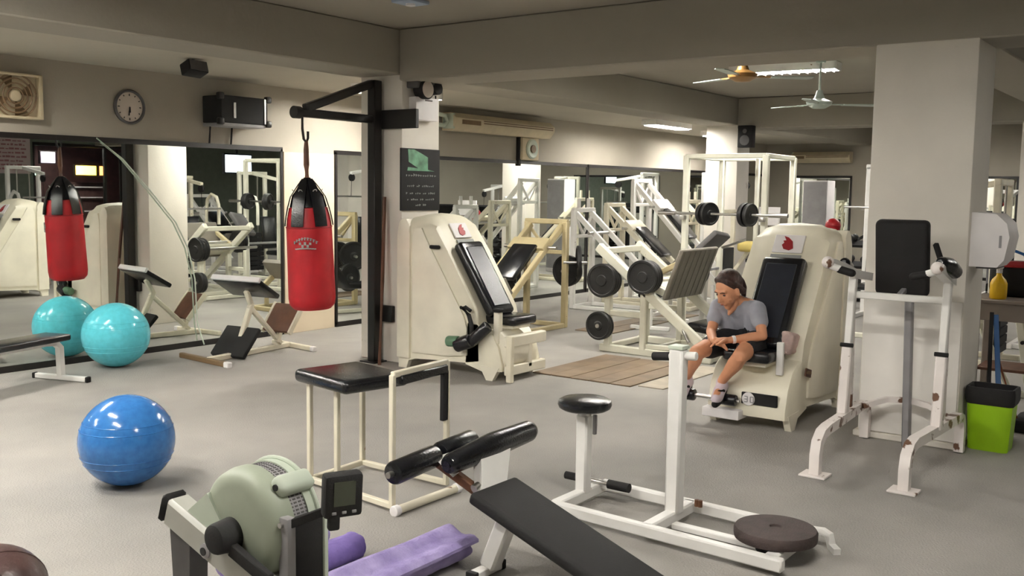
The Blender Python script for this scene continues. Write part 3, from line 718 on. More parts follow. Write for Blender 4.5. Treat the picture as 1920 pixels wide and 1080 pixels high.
# ------------------------------------------------------------------ sit-up bench
T = thing('situp_bench', 'black decline sit-up bench with foam rollers and white frame', 'bench', (3.45, 2.2, 0))
dv = Vector((0, -1, -.36)).normalized(); nv = Vector((0, -.36, 1)).normalized(); sx = Vector((1, 0, 0))
Mb = Matrix((sx, dv, nv)).transposed()
top = Vector((3.45, 2.61, .395))
WB(T).box(top + dv * .53 - nv * .028, (.33, 1.06, .056), Mb, .018, 3).build('board', MATTE, T)
WB(T).bar(top - nv * .085 - dv * .02, top + dv * 1.0 - nv * .085, .05, .06, nv).build('spine', WHITE, T)
WB(T).bar((3.44, 2.50, .30), (3.395, 2.585, .03), .08, .075, (1, 0, 0)).build('front_leg', WHITE, T)
WB(T).bar((3.29, 2.59, .022), (3.47, 2.59, .022), .05, .04).build('floor_bar', WHITE, T)
for x in (3.28, 3.48): WB(T).box((x, 2.59, .022), (.03, .055, .044), None, .006).build('foot_cap', MATTE, T)
WB(T).bar((3.26, 1.66, .022), (3.64, 1.66, .022), .05, .04).build('floor_bar', WHITE, T)
WB(T).bar((3.45, 1.66, .03), (3.45, 1.70, .08), .05).build('rear_post', WHITE, T)
pst = WB(T); pst.prism([(3.36, 2.62, .33), (3.53, 2.62, .33), (3.70, 2.72, .50), (3.47, 2.72, .50)], (0, 1, -.5), .05); pst.build('roller_bracket', WHITE, T)
WB(T).bar((3.43, 2.66, .34), (3.36, 2.86, .47), .05, .04).build('roller_link', RUST, T)
WB(T).cyl((3.405, 2.655, .385), (3.375, 2.66, .375), .022, seg=14).build('pivot_bolt', STEEL, T)
WB(T).prism([(3.34, 2.83, .50), (3.40, 2.83, .50), (3.41, 2.75, .45), (3.36, 2.75, .43)], (.9, 0, .3), .05).build('pivot_plate', WHITE, T)
for a_, b_ in (((3.05, 2.85, .485), (3.36, 2.875, .495)), ((3.39, 2.88, .497), (3.66, 2.90, .505))):
    WB(T).cyl(a_, b_, .052, seg=24, bev=.016).build('foam_roller', VINYL, T)
WB(T).cyl((3.02, 2.848, .484), (3.69, 2.903, .506), .014, seg=10).build('roller_bar', STEEL, T)
WB(T).limb([(3.31, 2.735, .495), (3.60, 2.74, .515), (3.90, 2.745, .525)], [.048, .060, .052], 20).build('thigh_pad', VINYL, T)

# ------------------------------------------------------------------ standing twister with round stool and disc
T = thing('twister_machine', 'white twister machine with round black stool, tall post and dark disc', 'exercise machine', (4.45, 2.15, 0))
WB(T).bar((4.225, 2.80, .055), (4.165, 1.53, .055), .05, .06).build('base_rail', WHITE, T)
WB(T).bar((4.72, 2.80, .055), (4.665, 1.56, .055), .05, .06).build('base_rail', WHITE, T)
for y, xa, xb in ((2.79, 4.23, 4.72), (2.24, 4.20, 4.70), (1.60, 4.17, 4.67)):
    WB(T).bar((xa, y, .055), (xb, y, .055), .065, .06).build('cross_rail', WHITE, T)
WB(T).bar((4.50, 2.79, .06), (4.50, 2.79, .50), .07).build('stool_post', WHITE, T)
WB(T).cyl((4.50, 2.79, .46), (4.50, 2.79, .55), .035, seg=16).build('stool_tube', STEEL, T)
WB(T).bar((4.56, 2.76, .49), (4.56, 2.76, .38), .02).build('stop_rod', GREYM, T)
WB(T).lathe((4.50, 2.79, .525), [(.001, 0), (.12, .0), (.14, .012), (.147, .03), (.142, .05), (.12, .062), (.06, .068), (.001, .069)], 40).build('stool_seat', VINYL, T)
WB(T).bar((4.50, 2.24, .06), (4.50, 2.24, .92), .078).build('tall_post', WHITE, T)
WB(T).box((4.50, 2.24, .925), (.082, .082, .02), None, .005).build('post_cap', PALEGREEN, T)
WB(T).cyl((4.50, 2.34, .868), (4.50, 2.15, .885), .016, seg=12).build('handle_bar', WHITE, T)
WB(T).cyl((4.50, 2.385, .862), (4.50, 2.29, .872), .022, seg=14, bev=.004).build('grip', MATTE, T)
WB(T).cyl((4.50, 2.195, .884), (4.50, 2.14, .888), .022, seg=14, bev=.004).build('grip', WHITE, T)
WB(T).cyl((4.62, 2.95, .10), (4.62, 2.62, .10), .012, seg=10).build('foot_bar', STEEL, T)
WB(T).cyl((4.62, 2.98, .10), (4.62, 2.89, .10), .022, seg=12).build('foot_grip', MATTE, T)
WB(T).cyl((4.62, 2.70, .10), (4.62, 2.57, .10), .026, seg=12).build('foot_grip', MATTE, T)
WB(T).lathe((4.40, 1.66, .085), [(.001, 0), (.17, 0), (.19, .006), (.193, .02), (.193, .044), (.186, .056), (.12, .06), (.03, .061), (.026, .052), (.001, .052)], 48).build('twist_disc', DISC, T)
WB(T).cyl((4.40, 1.66, .03), (4.40, 1.66, .09), .09, seg=24).build('disc_pedestal', MATTE, T)
WB(T).bar((4.42, 2.2, .03), (4.40, 1.62, .03), .05, .03).build('disc_beam', WHITE, T)
WB(T).path([(4.665, 1.62, .07), (4.66, 1.52, .08), (4.655, 1.49, .07), (4.65, 1.475, .02), (4.60, 1.43, .014)], .035, .03).build('end_hook', WHITE, T)
for y in (2.33, 2.0, 1.95): WB(T).cyl((4.178 + (y - 1.8) * .045, y, .06), (4.170 + (y - 1.8) * .045, y, .06), .010, seg=10).build('rail_bolt', GREYM, T)
for y in (2.16, 2.18): WB(T).cyl((4.64, y, .075), (4.64, y, .11), .012, seg=10).build('rail_bolt', RUST, T)

# ------------------------------------------------------------------ dip and knee raise station by the right pillar
T = thing('dip_station', 'chipped white dip station with black back pad before the pillar', 'exercise station', (6.4, 1.72, 0))
for y, s in ((2.005, 1), (1.425, -1)):
    yy = y - .03 * s
    WB(T).path([(5.85, yy, 0.01), (5.85, yy, .13), (5.87, yy, .20), (5.93, yy, .245), (6.02, yy, .26), (6.9, yy + s * .05, .26), (6.97, yy + s * .05, .24), (7.0, yy + s * .05, .18), (7.0, yy + s * .05, .01)], .06, .06, (0, 1, 0)).build('base_leg', WORN, T)
    WB(T).b2((5.78, yy - .08, 0), (5.92, yy + .08, .014), .003, 1).build('foot_plate', WORN, T)
    WB(T).bar((6.42, y, .26), (6.47, y, .72), .072, .066, (0, 1, 0)).build('upright', WORN, T)
    WB(T).bar((6.47, y, .70), (6.52, y, 1.20), .052, .048, (0, 1, 0)).build('upright_inner', WHITE, T)
    WB(T).cyl((6.44, y + .04 , .73), (6.44, y - .04, .73), .014, seg=10).build('adjust_pin', MATTE, T)
    WB(T).bar((6.53, y, 1.06), (6.57, y, .30), .028, .028, (0, 1, 0)).build('rear_strut', WORN, T)
    WB(T).path([(6.10, y + s * .03, 1.285), (6.28, y + s * .01, 1.25), (6.52, y, 1.19), (6.74, y - s * .03, 1.16)], .06, .05, (0, 0, 1)).build('arm', WHITE, T)
    WB(T).ball((6.09, y + s * .03, 1.285), .038, seg=16).build('arm_end', WORN, T)
    WB(T).cyl((6.10, y + s * .02, 1.265), (6.13, y - s * .035, 1.245), .022, seg=12).build('grip_stem', WHITE, T)
    WB(T).limb([(6.13, y - s * .03, 1.243), (6.12, y - s * .11, 1.225)], [.024, .024], 12).build('grip', MATTE, T)
WB(T).limb([(6.24, 1.405, 1.305), (6.34, 1.39, 1.285), (6.46, 1.38, 1.245)], [.04, .052, .045], 16).build('elbow_pad', VINYL, T)
WB(T).limb([(6.40, 2.03, 1.265), (6.52, 2.04, 1.235)], [.035, .032], 14).build('elbow_pad', VINYL, T)
WB(T).bar((6.53, 2.005, 1.055), (6.53, 1.425, 1.055), .035, .045).build('cross_bar', WHITE, T)
WB(T).path([(6.80, 1.99, .27), (6.90, 1.86, .315), (6.93, 1.72, .325), (6.90, 1.58, .31), (6.80, 1.45, .27)], .035, .035, (0, 0, 1)).build('curved_brace', WORN, T)
WB(T).bar((6.93, 1.725, .0), (6.80, 1.725, 1.15), .06, .05, (0, 1, 0)).build('center_post', GREYM, T)
Mp = Matrix.Rotation(math.radians(-9), 3, 'Y')
WB(T).box((6.68, 1.748, 1.30), (.09, .335, .50), Mp, .035, 4).build('back_pad', MATTE, T)
WB(T).bar((6.70, 1.555, 1.40), (6.62, 1.47, 1.22), .03).build('pad_strap', MATTE, T)
WB(T).bar((6.80, 1.725, 1.12), (6.53, 1.725, 1.055), .035).build('pad_stay', GREYM, T)

# ------------------------------------------------------------------ right edge: dispenser, bin, mops, counter, bottle
T = thing('paper_dispenser', 'white curved paper towel dispenser on the side of big pillar', 'dispenser', (7.28, 1.434, 1.24))
b = B(); sec = [(0, 0), (-.17, .0), (-.21, .05), (-.235, .20), (-.215, .29), (-.15, .35), (0, .36)]
b.loft([[(x, y, z) for y, z in sec] for x in (-.17, -.16, .16, .17)]); b.build('cover', PAPER, T)
B().b2((-.176, -.19, .13), (-.168, -.175, .21)).build('view_slot', GREYM, T)
B().b2((-.15, -.16, -.012), (.15, -.04, .0)).build('tear_bar', DGREY, T)
T = thing('waste_bin', 'lime green waste bin with black rim beside the big pillar', 'bin', (7.26, 1.265, 0))
B().loft([[(sx * q * .115, sy * q * .145, z) for sx, sy in ((-1, -.8), (-.8, -1), (.8, -1), (1, -.8), (1, .8), (.8, 1), (-.8, 1), (-1, .8))] for q, z in ((.82, .0), (.86, .01), (.98, .34))]).build('bucket', LIME, T)
B().loft([[(sx * q * .115, sy * q * .145, z) for sx, sy in ((-1, -.8), (-.8, -1), (.8, -1), (1, -.8), (1, .8), (.8, 1), (-.8, 1), (-1, .8))] for q, z in ((1.0, .315), (1.06, .34), (1.07, .40), (1.03, .43), (.93, .43), (.90, .36))]).build('black_rim', MATTE, T)
T = thing('mop', 'black mop handle leaning behind the green bin', 'mop', (7.58, 1.345, 0))
WB(T).tube([(7.585, 1.347, .05), (7.72, 1.385, .88)], .014, 8).build('handle', MATTE, T)
WB(T).b2((7.50, 1.32, 0), (7.63, 1.41, .06), .02).build('mop_head', GREYM, T)
T = thing('broom', 'blue broom handle leaning behind the green bin', 'broom', (7.66, 1.30, 0))
WB(T).tube([(7.64, 1.285, .2), (7.76, 1.365, .86)], .018, 8).build('handle', BLUEH, T)
WB(T).b2((7.57, 1.265, .0), (7.72, 1.30, .22), .01).build('head', GREYM, T)
T = thing('mop', 'thin orange brown stick with dark mop head by the white machine', 'mop', (7.93, 1.20, 0))
WB(T).tube([(7.94, 1.20, .05), (7.80, 1.335, .52)], .010, 8).build('stick', ORANGEH, T)
WB(T).b2((7.86, 1.05, 0), (8.22, 1.24, .10), .03).build('mop_head', MATTE, T)
T = thing('counter', 'taupe counter top on legs right of the big pillar', 'counter', (8.7, 1.25, 0))
WB(T).b2((8.30, .55, .885), (8.86, 1.66, .915), .006, 1).build('top', TAUPE, T)
WB(T).b2((8.33, .58, .75), (8.36, 1.645, .885), .004, 1).build('apron', TAUPE, T)
for x, y in ((8.36, 1.61), (8.81, 1.61), (8.36, .6), (8.81, .6)): WB(T).bar((x, y, 0), (x, y, .885), .055).build('leg', TAUPE, T)
WB(T).b2((8.40, .6, .35), (8.83, 1.6, .37)).build('lower_shelf', WOODB, T)
T = thing('spray_bottle', 'yellow spray bottle with white trigger on the taupe counter', 'bottle', (8.42, 1.475, .915))
B().lathe((0, 0, 0), [(.001, 0), (.055, 0), (.062, .01), (.062, .12), (.05, .15), (.022, .18), (.018, .205), (.001, .205)], 24).build('body', YELLOW, T)
B().cyl((0, 0, .20), (0, 0, .235), .022, seg=14).build('collar', PAPER, T)
B().box((-.01, .015, .255), (.05, .09, .04), None, .01).build('trigger_head', PAPER, T)
T = thing('gym_bag', 'dark bag with red trim behind the yellow spray bottle', 'bag', (8.75, 1.42, .915))
B().box((0, 0, .14), (.30, .34, .28), None, .07, 3).build('body', MATTE, T)
B().box((-.12, .0, .26), (.10, .22, .05), None, .02).build('red_flap', REDP, T)
B().tube([(-.1, -.12, .24), (-.12, -.08, .34), (-.12, .0, .37), (-.12, .08, .34), (-.1, .12, .24)], .012, 8).build('strap', BLUEH, T)

# ------------------------------------------------------------------ flat bench and preacher bench by the mirror
T = thing('flat_bench', 'flat black padded bench on white legs, cut by left edge', 'bench', (4.2, 8.05, 0))
dirv = Vector((.95, .31, 0)).normalized(); cc = Vector((3.95, 7.98, 0))
ang = math.atan2(dirv.y, dirv.x)
q = Matrix.Rotation(ang, 3, 'Z')
WB(T).box(cc + Vector((0, 0, .39)), (1.25, .28, .055), q, .018, 3).build('pad', VINYL, T)
WB(T).box(cc + Vector((0, 0, .35)), (1.2, .07, .05), q).build('frame_rail', WHITE, T)
for s in (1, -1):
    e = cc + dirv * .58 * s
    WB(T).path([e - dirv * .10 * s + Vector((0, 0, .345)), e + Vector((0, 0, .335)), e + dirv * .05 * s + Vector((0, 0, .29)), e + dirv * .06 * s + Vector((0, 0, .03))], .05, .05, (dirv.y, -dirv.x, 0)).build('leg', WHITE, T)
    c = e + dirv * .06 * s + Vector((0, 0, .025)); n_ = Vector((-dirv.y, dirv.x, 0))
    WB(T).bar(c - n_ * .27, c + n_ * .27, .05, .045).build('foot_bar', WHITE, T)
    for k in (1, -1): WB(T).bar(c + n_ * .27 * k, c + n_ * .30 * k, .054, .05).build('end_cap', MATTE, T)

T = thing('preacher_bench', 'low cream preacher curl bench on the floor before the mirror', 'bench', (6.45, 7.95, 0))
WB(T).bar((5.93, 8.40, .025), (5.87, 7.62, .025), .05).build('floor_bar', BEIGED, T)
WB(T).bar((5.87, 7.63, .025), (5.862, 7.55, .025), .055).build('end_cap', PAPER, T)
WB(T).bar((5.90, 7.93, .03), (7.06, 8.10, .03), .055).build('base_beam', IVORY, T)
WB(T).bar((7.10, 8.40, .025), (7.03, 7.70, .025), .05).build('floor_bar', IVORY, T)
WB(T).bar((7.03, 7.72, .025), (7.025, 7.66, .025), .055).build('end_cap', PAPER, T)
WB(T).bar((6.28, 7.98, .05), (6.50, 8.02, .52), .055).build('upright', IVORY, T)
WB(T).bar((6.46, 8.01, .50), (6.92, 8.07, .06), .045).build('brace', IVORY, T)
WB(T).bar((6.50, 8.02, .50), (6.42, 8.0, .66), .05).build('pad_post', IVORY, T)
rp_ = Matrix.Rotation(math.atan2(.12, .9), 3, 'Z') @ Matrix.Rotation(.55, 3, 'Y')
WB(T).box((6.42, 8.0, .69), (.34, .62, .05), rp_, .015, 2).build('arm_pad', VINYL, T)
WB(T).box(Vector((6.42, 8.0, .69)) - rp_ @ Vector((.175, 0, -.012)), (.03, .64, .055), rp_, .008).build('pad_edge', PAPER, T)
WB(T).box((6.30, 8.02, .15), (.05, .44, .36), Matrix.Rotation(math.atan2(.12, .9), 3, 'Z') @ Matrix.Rotation(-.75, 3, 'Y').inverted(), .015, 2).build('black_board', MATTE, T)
rs_ = Matrix.Rotation(math.atan2(.12, .9), 3, 'Z') @ Matrix.Rotation(-.9, 3, 'Y')
WB(T).bar((6.86, 8.06, .08), (6.96, 8.06, .34), .05).build('seat_post', IVORY, T)
WB(T).box((6.93, 8.05, .33), (.34, .34, .045), rs_, .012, 2).build('seat', WOODB, T)
for s in (-1, 1): WB(T).box(Vector((6.93, 8.05, .33)) + rs_ @ Vector((0, .185 * s, 0)), (.36, .03, .05), rs_, .006).build('seat_frame', IVORY, T)

# ------------------------------------------------------------------ weight plates
def plate(c, axis, r, th, label, m=IRON):
    t = thing('weight_plate', label, 'weight plate', c, 0, 'black iron weight plates')
    B().lathe(Vector(axis).normalized() * (-th / 2), [(.026, 0), (r * .3, 0), (r * .34, th * .2), (r * .82, th * .2), (r * .86, 0), (r * .97, 0), (r, th * .15), (r, th * .85), (r * .97, th), (r * .86, th), (r * .82, th * .8), (r * .34, th * .8), (r * .3, th), (.026, th)], 36, axis).build('disc', m, t)
    return t
# ------------------------------------------------------------------ plate loaded incline machines (local x runs down the rails)
def incline_machine(name, loc, rz, m, label, gh=1.32, gw=.58, L=1.25, horns=False, pads=True, low=.28, ext=.10):
    t = thing(name, label, 'exercise machine', loc, rz, 'plate loaded incline machines')
    h = gw / 2
    for s in (-1, 1):
        B().bar((0, s * h, 0), (0, s * h, gh), .07, .075, (1, 0, 0)).build('gate_post', m, t)
        B().bar((.0, s * h, .03), (L + .1, s * h, .03), .06).build('floor_rail', m, t)
        B().bar((.0, s * h * .82, gh - .04), (L, s * h * .82, low), .06, .075).build('guide_rail', m, t)
        B().bar((0, 0, gh - .35), (0, s * h, gh - .04), .035).build('brace', m, t)
        B().bar((L * .92, s * h * .82, .05), (L * .92, s * h * .82, low + .04), .05).build('front_post', m, t)
        if horns: B().bar((0, s * h * .5, gh), (0, s * h * .5, gh + .17), .045).build('horn', m, t)
    B().bar((0, -h - .03, gh), (0, h + .03, gh), .065).build('top_bar', m, t)
    B().bar((0, -h, .03), (0, h, .03), .06).build('floor_cross', m, t)
    B().bar((0, -h, gh - .38), (0, h, gh - .38), .05).build('mid_bar', m, t)
    B().bar((L + .1, -h - .08, .03), (L + .1, h + .08, .03), .06).build('floor_cross', m, t)
    d = Vector((L, 0, low - gh + .04)).normalized(); n = Vector((-d.z, 0, d.x)); Mx = Matrix((d, Vector((0, 1, 0)), n)).transposed()
    o = Vector((0, 0, gh - .04))
    if pads:
        B().box(o + d * (L * .62) + n * .07, (.62, gw * .62, .07), Mx, .025, 2).build('back_pad', VINYL, t)
        B().box(o + d * (L * 1.03) + n * .12, (.08, gw * .9, .30), Mx, .01).build('foot_plate', MGREY, t)
        B().box(o + d * (L * .34) + n * .05, (.20, gw * .92, .05), Mx, .01).build('carriage', m, t)
    B().cyl(o + d * (L * .34) + Vector((0, -h - ext, 0)), o + d * (L * .34) + Vector((0, h + ext, 0)), .022, seg=12).build('plate_bar', STEEL, t)
    return t, o + d * (L * .34)
# tan press
TANP, _ = incline_machine('incline_press', (10.32, 7.02, 0), PI, TAN, 'tan incline press frame with braced gate behind the shrouded machine', 1.32, .58, 1.3)
for a_, b_ in (((10.28, 7.31, .72), (10.12, 7.55, .72)), ((10.28, 6.73, .82), (10.46, 6.50, .82)), ((10.06, 7.28, .42), (10.06, 7.52, .42)), ((10.36, 6.80, .70), (10.66, 6.80, .70))):
    WB(TANP).cyl(a_, b_, .02, seg=10).build('storage_peg', STEEL, TANP)
plate((10.235, 7.375, .72), (.55, -.8, 0), .21, .045, 'black plate on left post of the tan incline press')
plate((10.205, 7.42, .72), (.55, -.8, 0), .205, .045, 'second black plate tucked behind the left one on tan press')
plate((10.06, 7.46, .42), (0, 1, 0), .20, .05, 'lower black plate on the tan press, nearest the slanted pad')
plate((10.40, 6.585, .82), (.6, -.8, 0), .21, .05, 'black plate on the right post of the tan incline press')
plate((10.46, 6.80, .70), (1, 0, 0), .20, .05, 'black plate between the two posts of tan press')
plate((10.52, 6.80, .70), (1, 0, 0), .19, .05, 'outer black plate low between the posts of tan press')
T = thing('bench_seat', 'dark low bench behind the slanted black back pad', 'bench', (9.3, 7.9, 0), .3)
B().box((0, 0, .62), (.10, .32, .62), Matrix.Rotation(-.6, 3, 'Y'), .03).build('back_pad', VINYL, T)
B().box((.35, 0, .38), (.46, .32, .08), None, .03).build('seat', VINYL, T)
for x in (-.05, .5): B().bar((x, 0, 0), (x, 0, .36), .05).build('leg', OFFW, T)
B().bar((-.15, 0, .03), (.6, 0, .03), .05).build('base', OFFW, T)
# white presses along the mirror
def press_row(x, y, m, label, gh, gw, L, horns, pads, sides):
    t, c = incline_machine('incline_press', (x, y, 0), -PI / 2, m, label, gh, gw, L, horns, pads)
    for sd, lb in sides:    # world: local x -> -Y, local y -> +X
        plate((x + sd * (gw / 2 + .06), y - c.x, c.z), (1, 0, 0), .2, .05, lb)
press_row(12.35, 7.75, WHITE, 'white incline press with two short horns on its top bar', 1.43, .52, 1.25, True, False, ())
press_row(13.25, 7.75, IVORY, 'ivory incline press, second behind the horned white one', 1.50, .5, 1.35, False, True, ())
press_row(14.08, 7.75, WHITE, 'white incline press with the tallest gate before the mirror', 1.88, .52, 1.5, False, True, ())
press_row(15.9, 7.75, IVORY, 'ivory incline press with horns beyond the far pillar', 1.55, .52, 1.3, True, True, ())
# low cushions and shelves around the row
T = thing('weight_bench', 'white framed bench with dark pad under the press row', 'bench', (11.3, 5.9, 0), .2)
B().box((0, 0, .44), (1.1, .28, .07), None, .025).build('pad', VINYL, T)
for x in (-.45, .45):
    B().bar((x, 0, 0.03), (x, 0, .40), .05).build('leg', WHITE, T); B().bar((x, -.25, .025), (x, .25, .025), .05).build('foot_bar', WHITE, T)
B().bar((-.5, 0, .38), (.5, 0, .38), .05).build('rail', WHITE, T)
T = thing('cable_machine', 'ivory tower with yellow padded seat behind the tan press', 'exercise machine', (12.9, 5.75, 0), -PI / 2)
for y in (-.22, .22): B().bar((0, y, 0), (0, y, 1.45), .06).build('post', IVORY, T)
B().bar((0, -.26, 1.45), (0, .26, 1.45), .06).build('top_bar', IVORY, T)
B().b2((-.06, -.15, .1), (.06, .15, .95), .01).build('weight_stack', MATTE, T)
B().box((.35, 0, .98), (.26, .32, .14), None, .05, 3).build('yellow_pad', mat('yellow_vinyl', (206, 186, 110), .5), T)
B().bar((.05, 0, .5), (.35, 0, .95), .05).build('pad_arm', IVORY, T)
B().bar((-.1, -.3, .03), (.8, -.3, .03), .06).build('floor_rail', IVORY, T); B().bar((-.1, .3, .03), (.8, .3, .03), .06).build('floor_rail', IVORY, T)

# ------------------------------------------------------------------ leg press in the middle
T = thing('leg_press', 'off white leg press with large grey foot plate', 'leg press', (9.5, 4.9, 0))
for x in (9.08, 9.92):
    WB(T).bar((x, 5.45, .04), (x, 4.15, .04), .07, .08).build('base_rail', OFFW, T)
    WB(T).bar((x, 5.36, .05), (x, 5.36, .72), .075).build('rear_post', OFFW, T)
    WB(T).bar((x, 4.93, .05), (x, 4.93, .66), .075).build('mid_post', OFFW, T)
    WB(T).bar((x, 5.50, 1.12), (x, 4.25, .16), .075, .10).build('guide_rail', OFFW, T)
    WB(T).bar((x, 5.36, .42), (x, 4.93, .42), .06).build('side_bar', OFFW, T)
    WB(T).bar((x, 4.93, .10), (x, 4.35, .12), .05).build('lower_bar', OFFW, T)
for y in (5.42, 4.93, 4.18): WB(T).bar((9.08, y, .04), (9.92, y, .04), .06).build('cross_bar', OFFW, T)
WB(T).bar((9.08, 5.46, 1.07), (9.92, 5.46, 1.07), .07).build('top_bar', OFFW, T)
sl = Vector((0, -.79, -.61)).normalized(); sn = Vector((0, -.34, .94)).normalized(); sl = Vector((0, -.94, -.34)).normalized(); Ms = Matrix((Vector((1, 0, 0)), sl, sn)).transposed()
ctr = Vector((9.55, 4.64, .86))
WB(T).box(ctr, (.86, .045, .56), Ms, .012, 1).build('foot_plate', MGREY, T)
for k in range(7): WB(T).box(ctr + Vector((0, 0, 0)) + Ms @ Vector((-.36 + k * .12, .026, 0)), (.012, .008, .52), Ms).build('plate_rib', MGREY, T)
WB(T).box(ctr - sl * .20 - sn * .22, (.80, .36, .08), Ms, .012).build('carriage', OFFW, T)
for x in (9.16, 9.94): WB(T).bar(ctr + Vector((x - 9.55, 0, 0)) - sl * .30 - sn * .2, ctr + Vector((x - 9.55, 0, 0)) + sn * .12, .06).build('carriage_arm', TAN, T)
WB(T).cyl((8.98, 4.90, .83), (10.3, 4.90, .83), .022, seg=12).build('plate_bar', STEEL, T)
WB(T).cyl((8.98, 5.39, .765), (10.1, 5.39, .765), .022, seg=12).build('plate_bar', STEEL, T)
WB(T).cyl((8.95, 5.42, .28), (9.2, 5.42, .28), .022, seg=12).build('plate_bar', STEEL, T)
WB(T).box((9.5, 4.30, .30), (.42, .50, .09), Matrix.Rotation(.1, 3, 'X'), .03, 2).build('seat', VINYL, T)
WB(T).box((9.5, 4.02, .55), (.42, .09, .55), Matrix.Rotation(.55, 3, 'X'), .03, 2).build('back_pad', VINYL, T)
WB(T).bar((9.5, 4.2, .04), (9.5, 4.1, .45), .06).build('seat_post', OFFW, T)
WB(T).bar((9.08, 4.50, .35), (8.98, 4.36, .20), .03).build('stop_lever', STEEL, T)
for k, (y, z, r) in enumerate(((4.905, .83, .178), (5.39, .765, .18), (5.42, .28, .152))):
    n = ('middle', 'left', 'lowest')[k]
    for j in range(3 if k < 2 else 2):
        plate((8.985 + j * .052, y, z), (1, 0, 0), r - .004 * j, .045, '%s plate on the %s storage bar of the leg press' % (('outermost', 'second', 'third')[j], n))
for j in range(2): plate((10.12 + j * .055, 4.90, .83), (1, 0, 0), .178, .045, '%s plate on the far side of the leg press' % ('inner', 'outer')[j])
T = thing('arm_curl_bench', 'dark slanted pad on white stand behind the leg press plate', 'bench', (10.35, 4.85, 0))
WB(T).box((10.3, 4.80, 1.10), (.30, .46, .07), Matrix.Rotation(-.75, 3, 'X') @ Matrix.Rotation(.2, 3, 'Y'), .02).build('slanted_pad', DGREY, T)
WB(T).bar((10.35, 4.88, 0), (10.35, 4.84, 1.08), .06).build('post', WHITE, T)
WB(T).bar((10.2, 4.60, 1.10), (10.62, 4.50, 1.18), .025).build('curl_bar', STEEL, T)
WB(T).bar((10.15, 4.88, .03), (10.55, 4.88, .03), .06).build('foot_bar', WHITE, T)

# ------------------------------------------------------------------ rack with barbell
T = thing('squat_rack', 'tall ivory squat rack cage holding a loaded barbell', 'rack', (11.2, 4.8, 0))
for x, y in ((10.75, 5.32), (10.75, 4.34), (11.75, 5.32), (11.75, 4.40)):
    WB(T).bar((x, y, 0), (x, y, 2.14), .07).build('post', OFFW, T)
for a, c in (((10.75, 5.32), (10.75, 4.34)), ((11.75, 5.32), (11.75, 4.40)), ((10.75, 5.32), (11.75, 5.32)), ((10.75, 4.34), (11.75, 4.40))):
    WB(T).bar(a + (2.13,), c + (2.13,), .055).build('top_rail', OFFW, T)
    WB(T).bar(a + (.04,), c + (.04,), .06).build('floor_rail', OFFW, T)
for y in (5.32, 4.37): WB(T).bar((10.75, y, .75), (11.75, y, .75), .035).build('safety_bar', GREYM, T)
WB(T).bar((11.2, 4.62, 0), (11.2, 4.62, 2.12), .05).build('guide_post', OFFW, T)
for y in (5.32, 4.34): WB(T).box((10.70, y, 1.41), (.10, .06, .05), None, .008).build('bar_hook', STEEL, T)
T = thing('barbell', 'long steel barbell across the squat rack', 'barbell', (10.66, 4.83, 1.46))
B().cyl((0, -.80, 0), (0, .80, 0), .015, seg=12).build('shaft', STEEL, T)
for s in (-1, 1): B().cyl((0, s * .80, 0), (0, s * .58, 0), .025, seg=14).build('sleeve', STEEL, T)
plate((10.66, 4.97, 1.46), (.4, .9, 0), .135, .05, 'black plate on the left end of the rack barbell')
plate((10.66, 5.03, 1.46), (.4, .9, 0), .13, .05, 'black plate behind the left barbell plate')
plate((10.66, 4.53, 1.46), (.2, .9, 0), .135, .05, 'black plate at right end of the rack barbell')
plate((10.66, 4.47, 1.46), (.2, .9, 0), .13, .05, 'outer black plate at right end of the rack barbell')

# ------------------------------------------------------------------ machines seen in mirrors and between things farther off
def tower(name, loc, rz, m, label, H=2.0, arms=True, loop=False):
    t = thing(name, label, 'exercise machine', loc, rz, 'cable tower machines')
    for y in (-.3, .3):
        B().bar((0, y, 0), (0, y, H), .07).build('post', m, t)
        B().bar((-.2, y, .03), (1.1, y, .03), .06).build('floor_rail', m, t)
    B().bar((0, -.34, H), (0, .34, H), .07).build('top_bar', m, t)
    for y in (-.12, .12): B().cyl((0, y, .1), (0, y, H), .012, seg=8).build('guide_rod', STEEL, t)
    for i in range(8): B().b2((-.08, -.2, .12 + i * .09), (.08, .2, .20 + i * .09), .006, 1).build('stack_plate', MATTE, t)
    B().bar((0, 0, H), (.75, 0, H - .12), .06).build('boom', m, t)
    B().cyl((.72, -.02, H - .20), (.72, .02, H - .20), .07, seg=18).build('pulley', MATTE, t)
    B().tube([(.72, 0, H - .2), (.74, 0, H - .55)], .006, 6).build('cable', MATTE, t)
    B().cyl((.74, -.4, H - .56), (.74, .4, H - .56), .016, seg=10).build('handle_bar', STEEL, t)
    B().box((.75, 0, .48), (.40, .32, .08), None, .03, 2).build('seat', VINYL, t)
    B().bar((.75, 0, .03), (.75, 0, .45), .06).build('seat_post', m, t)
    B().box((.45, 0, .85), (.09, .30, .60), Matrix.Rotation(-.12, 3, 'Y'), .03, 2).build('back_pad', VINYL, t)
    if loop:
        for s in (-1, 1):
            B().tube([(.3, s * .42, .4), (.3, s * .42, 1.25), (.33, s * .42, 1.45), (.45, s * .42, 1.55), (.6, s * .42, 1.5), (.66, s * .42, 1.35), (.66, s * .42, 1.0)], .03, 10).build('curved_arm', m, t)
    return t
tower('multi_gym', (12.3, 2.6, 0), PI / 2, OFFW, 'white multi gym with curved arms seen in the left mirror', 1.95, True, True)
tower('multi_gym', (11.1, 1.95, 0), PI / 2, IVORY, 'ivory multi gym behind the big pillar', 1.85, True, True)
tower('pulldown_tower', (14.3, 3.95, 0), PI, WHITE, 'white pulldown tower in the second bay behind the rack', 2.1)
tower('pulldown_tower', (17.6, 8.2, 0), -PI / 2, WHITE, 'white pulldown tower by the mirrored wall beyond the far pillar', 2.05)
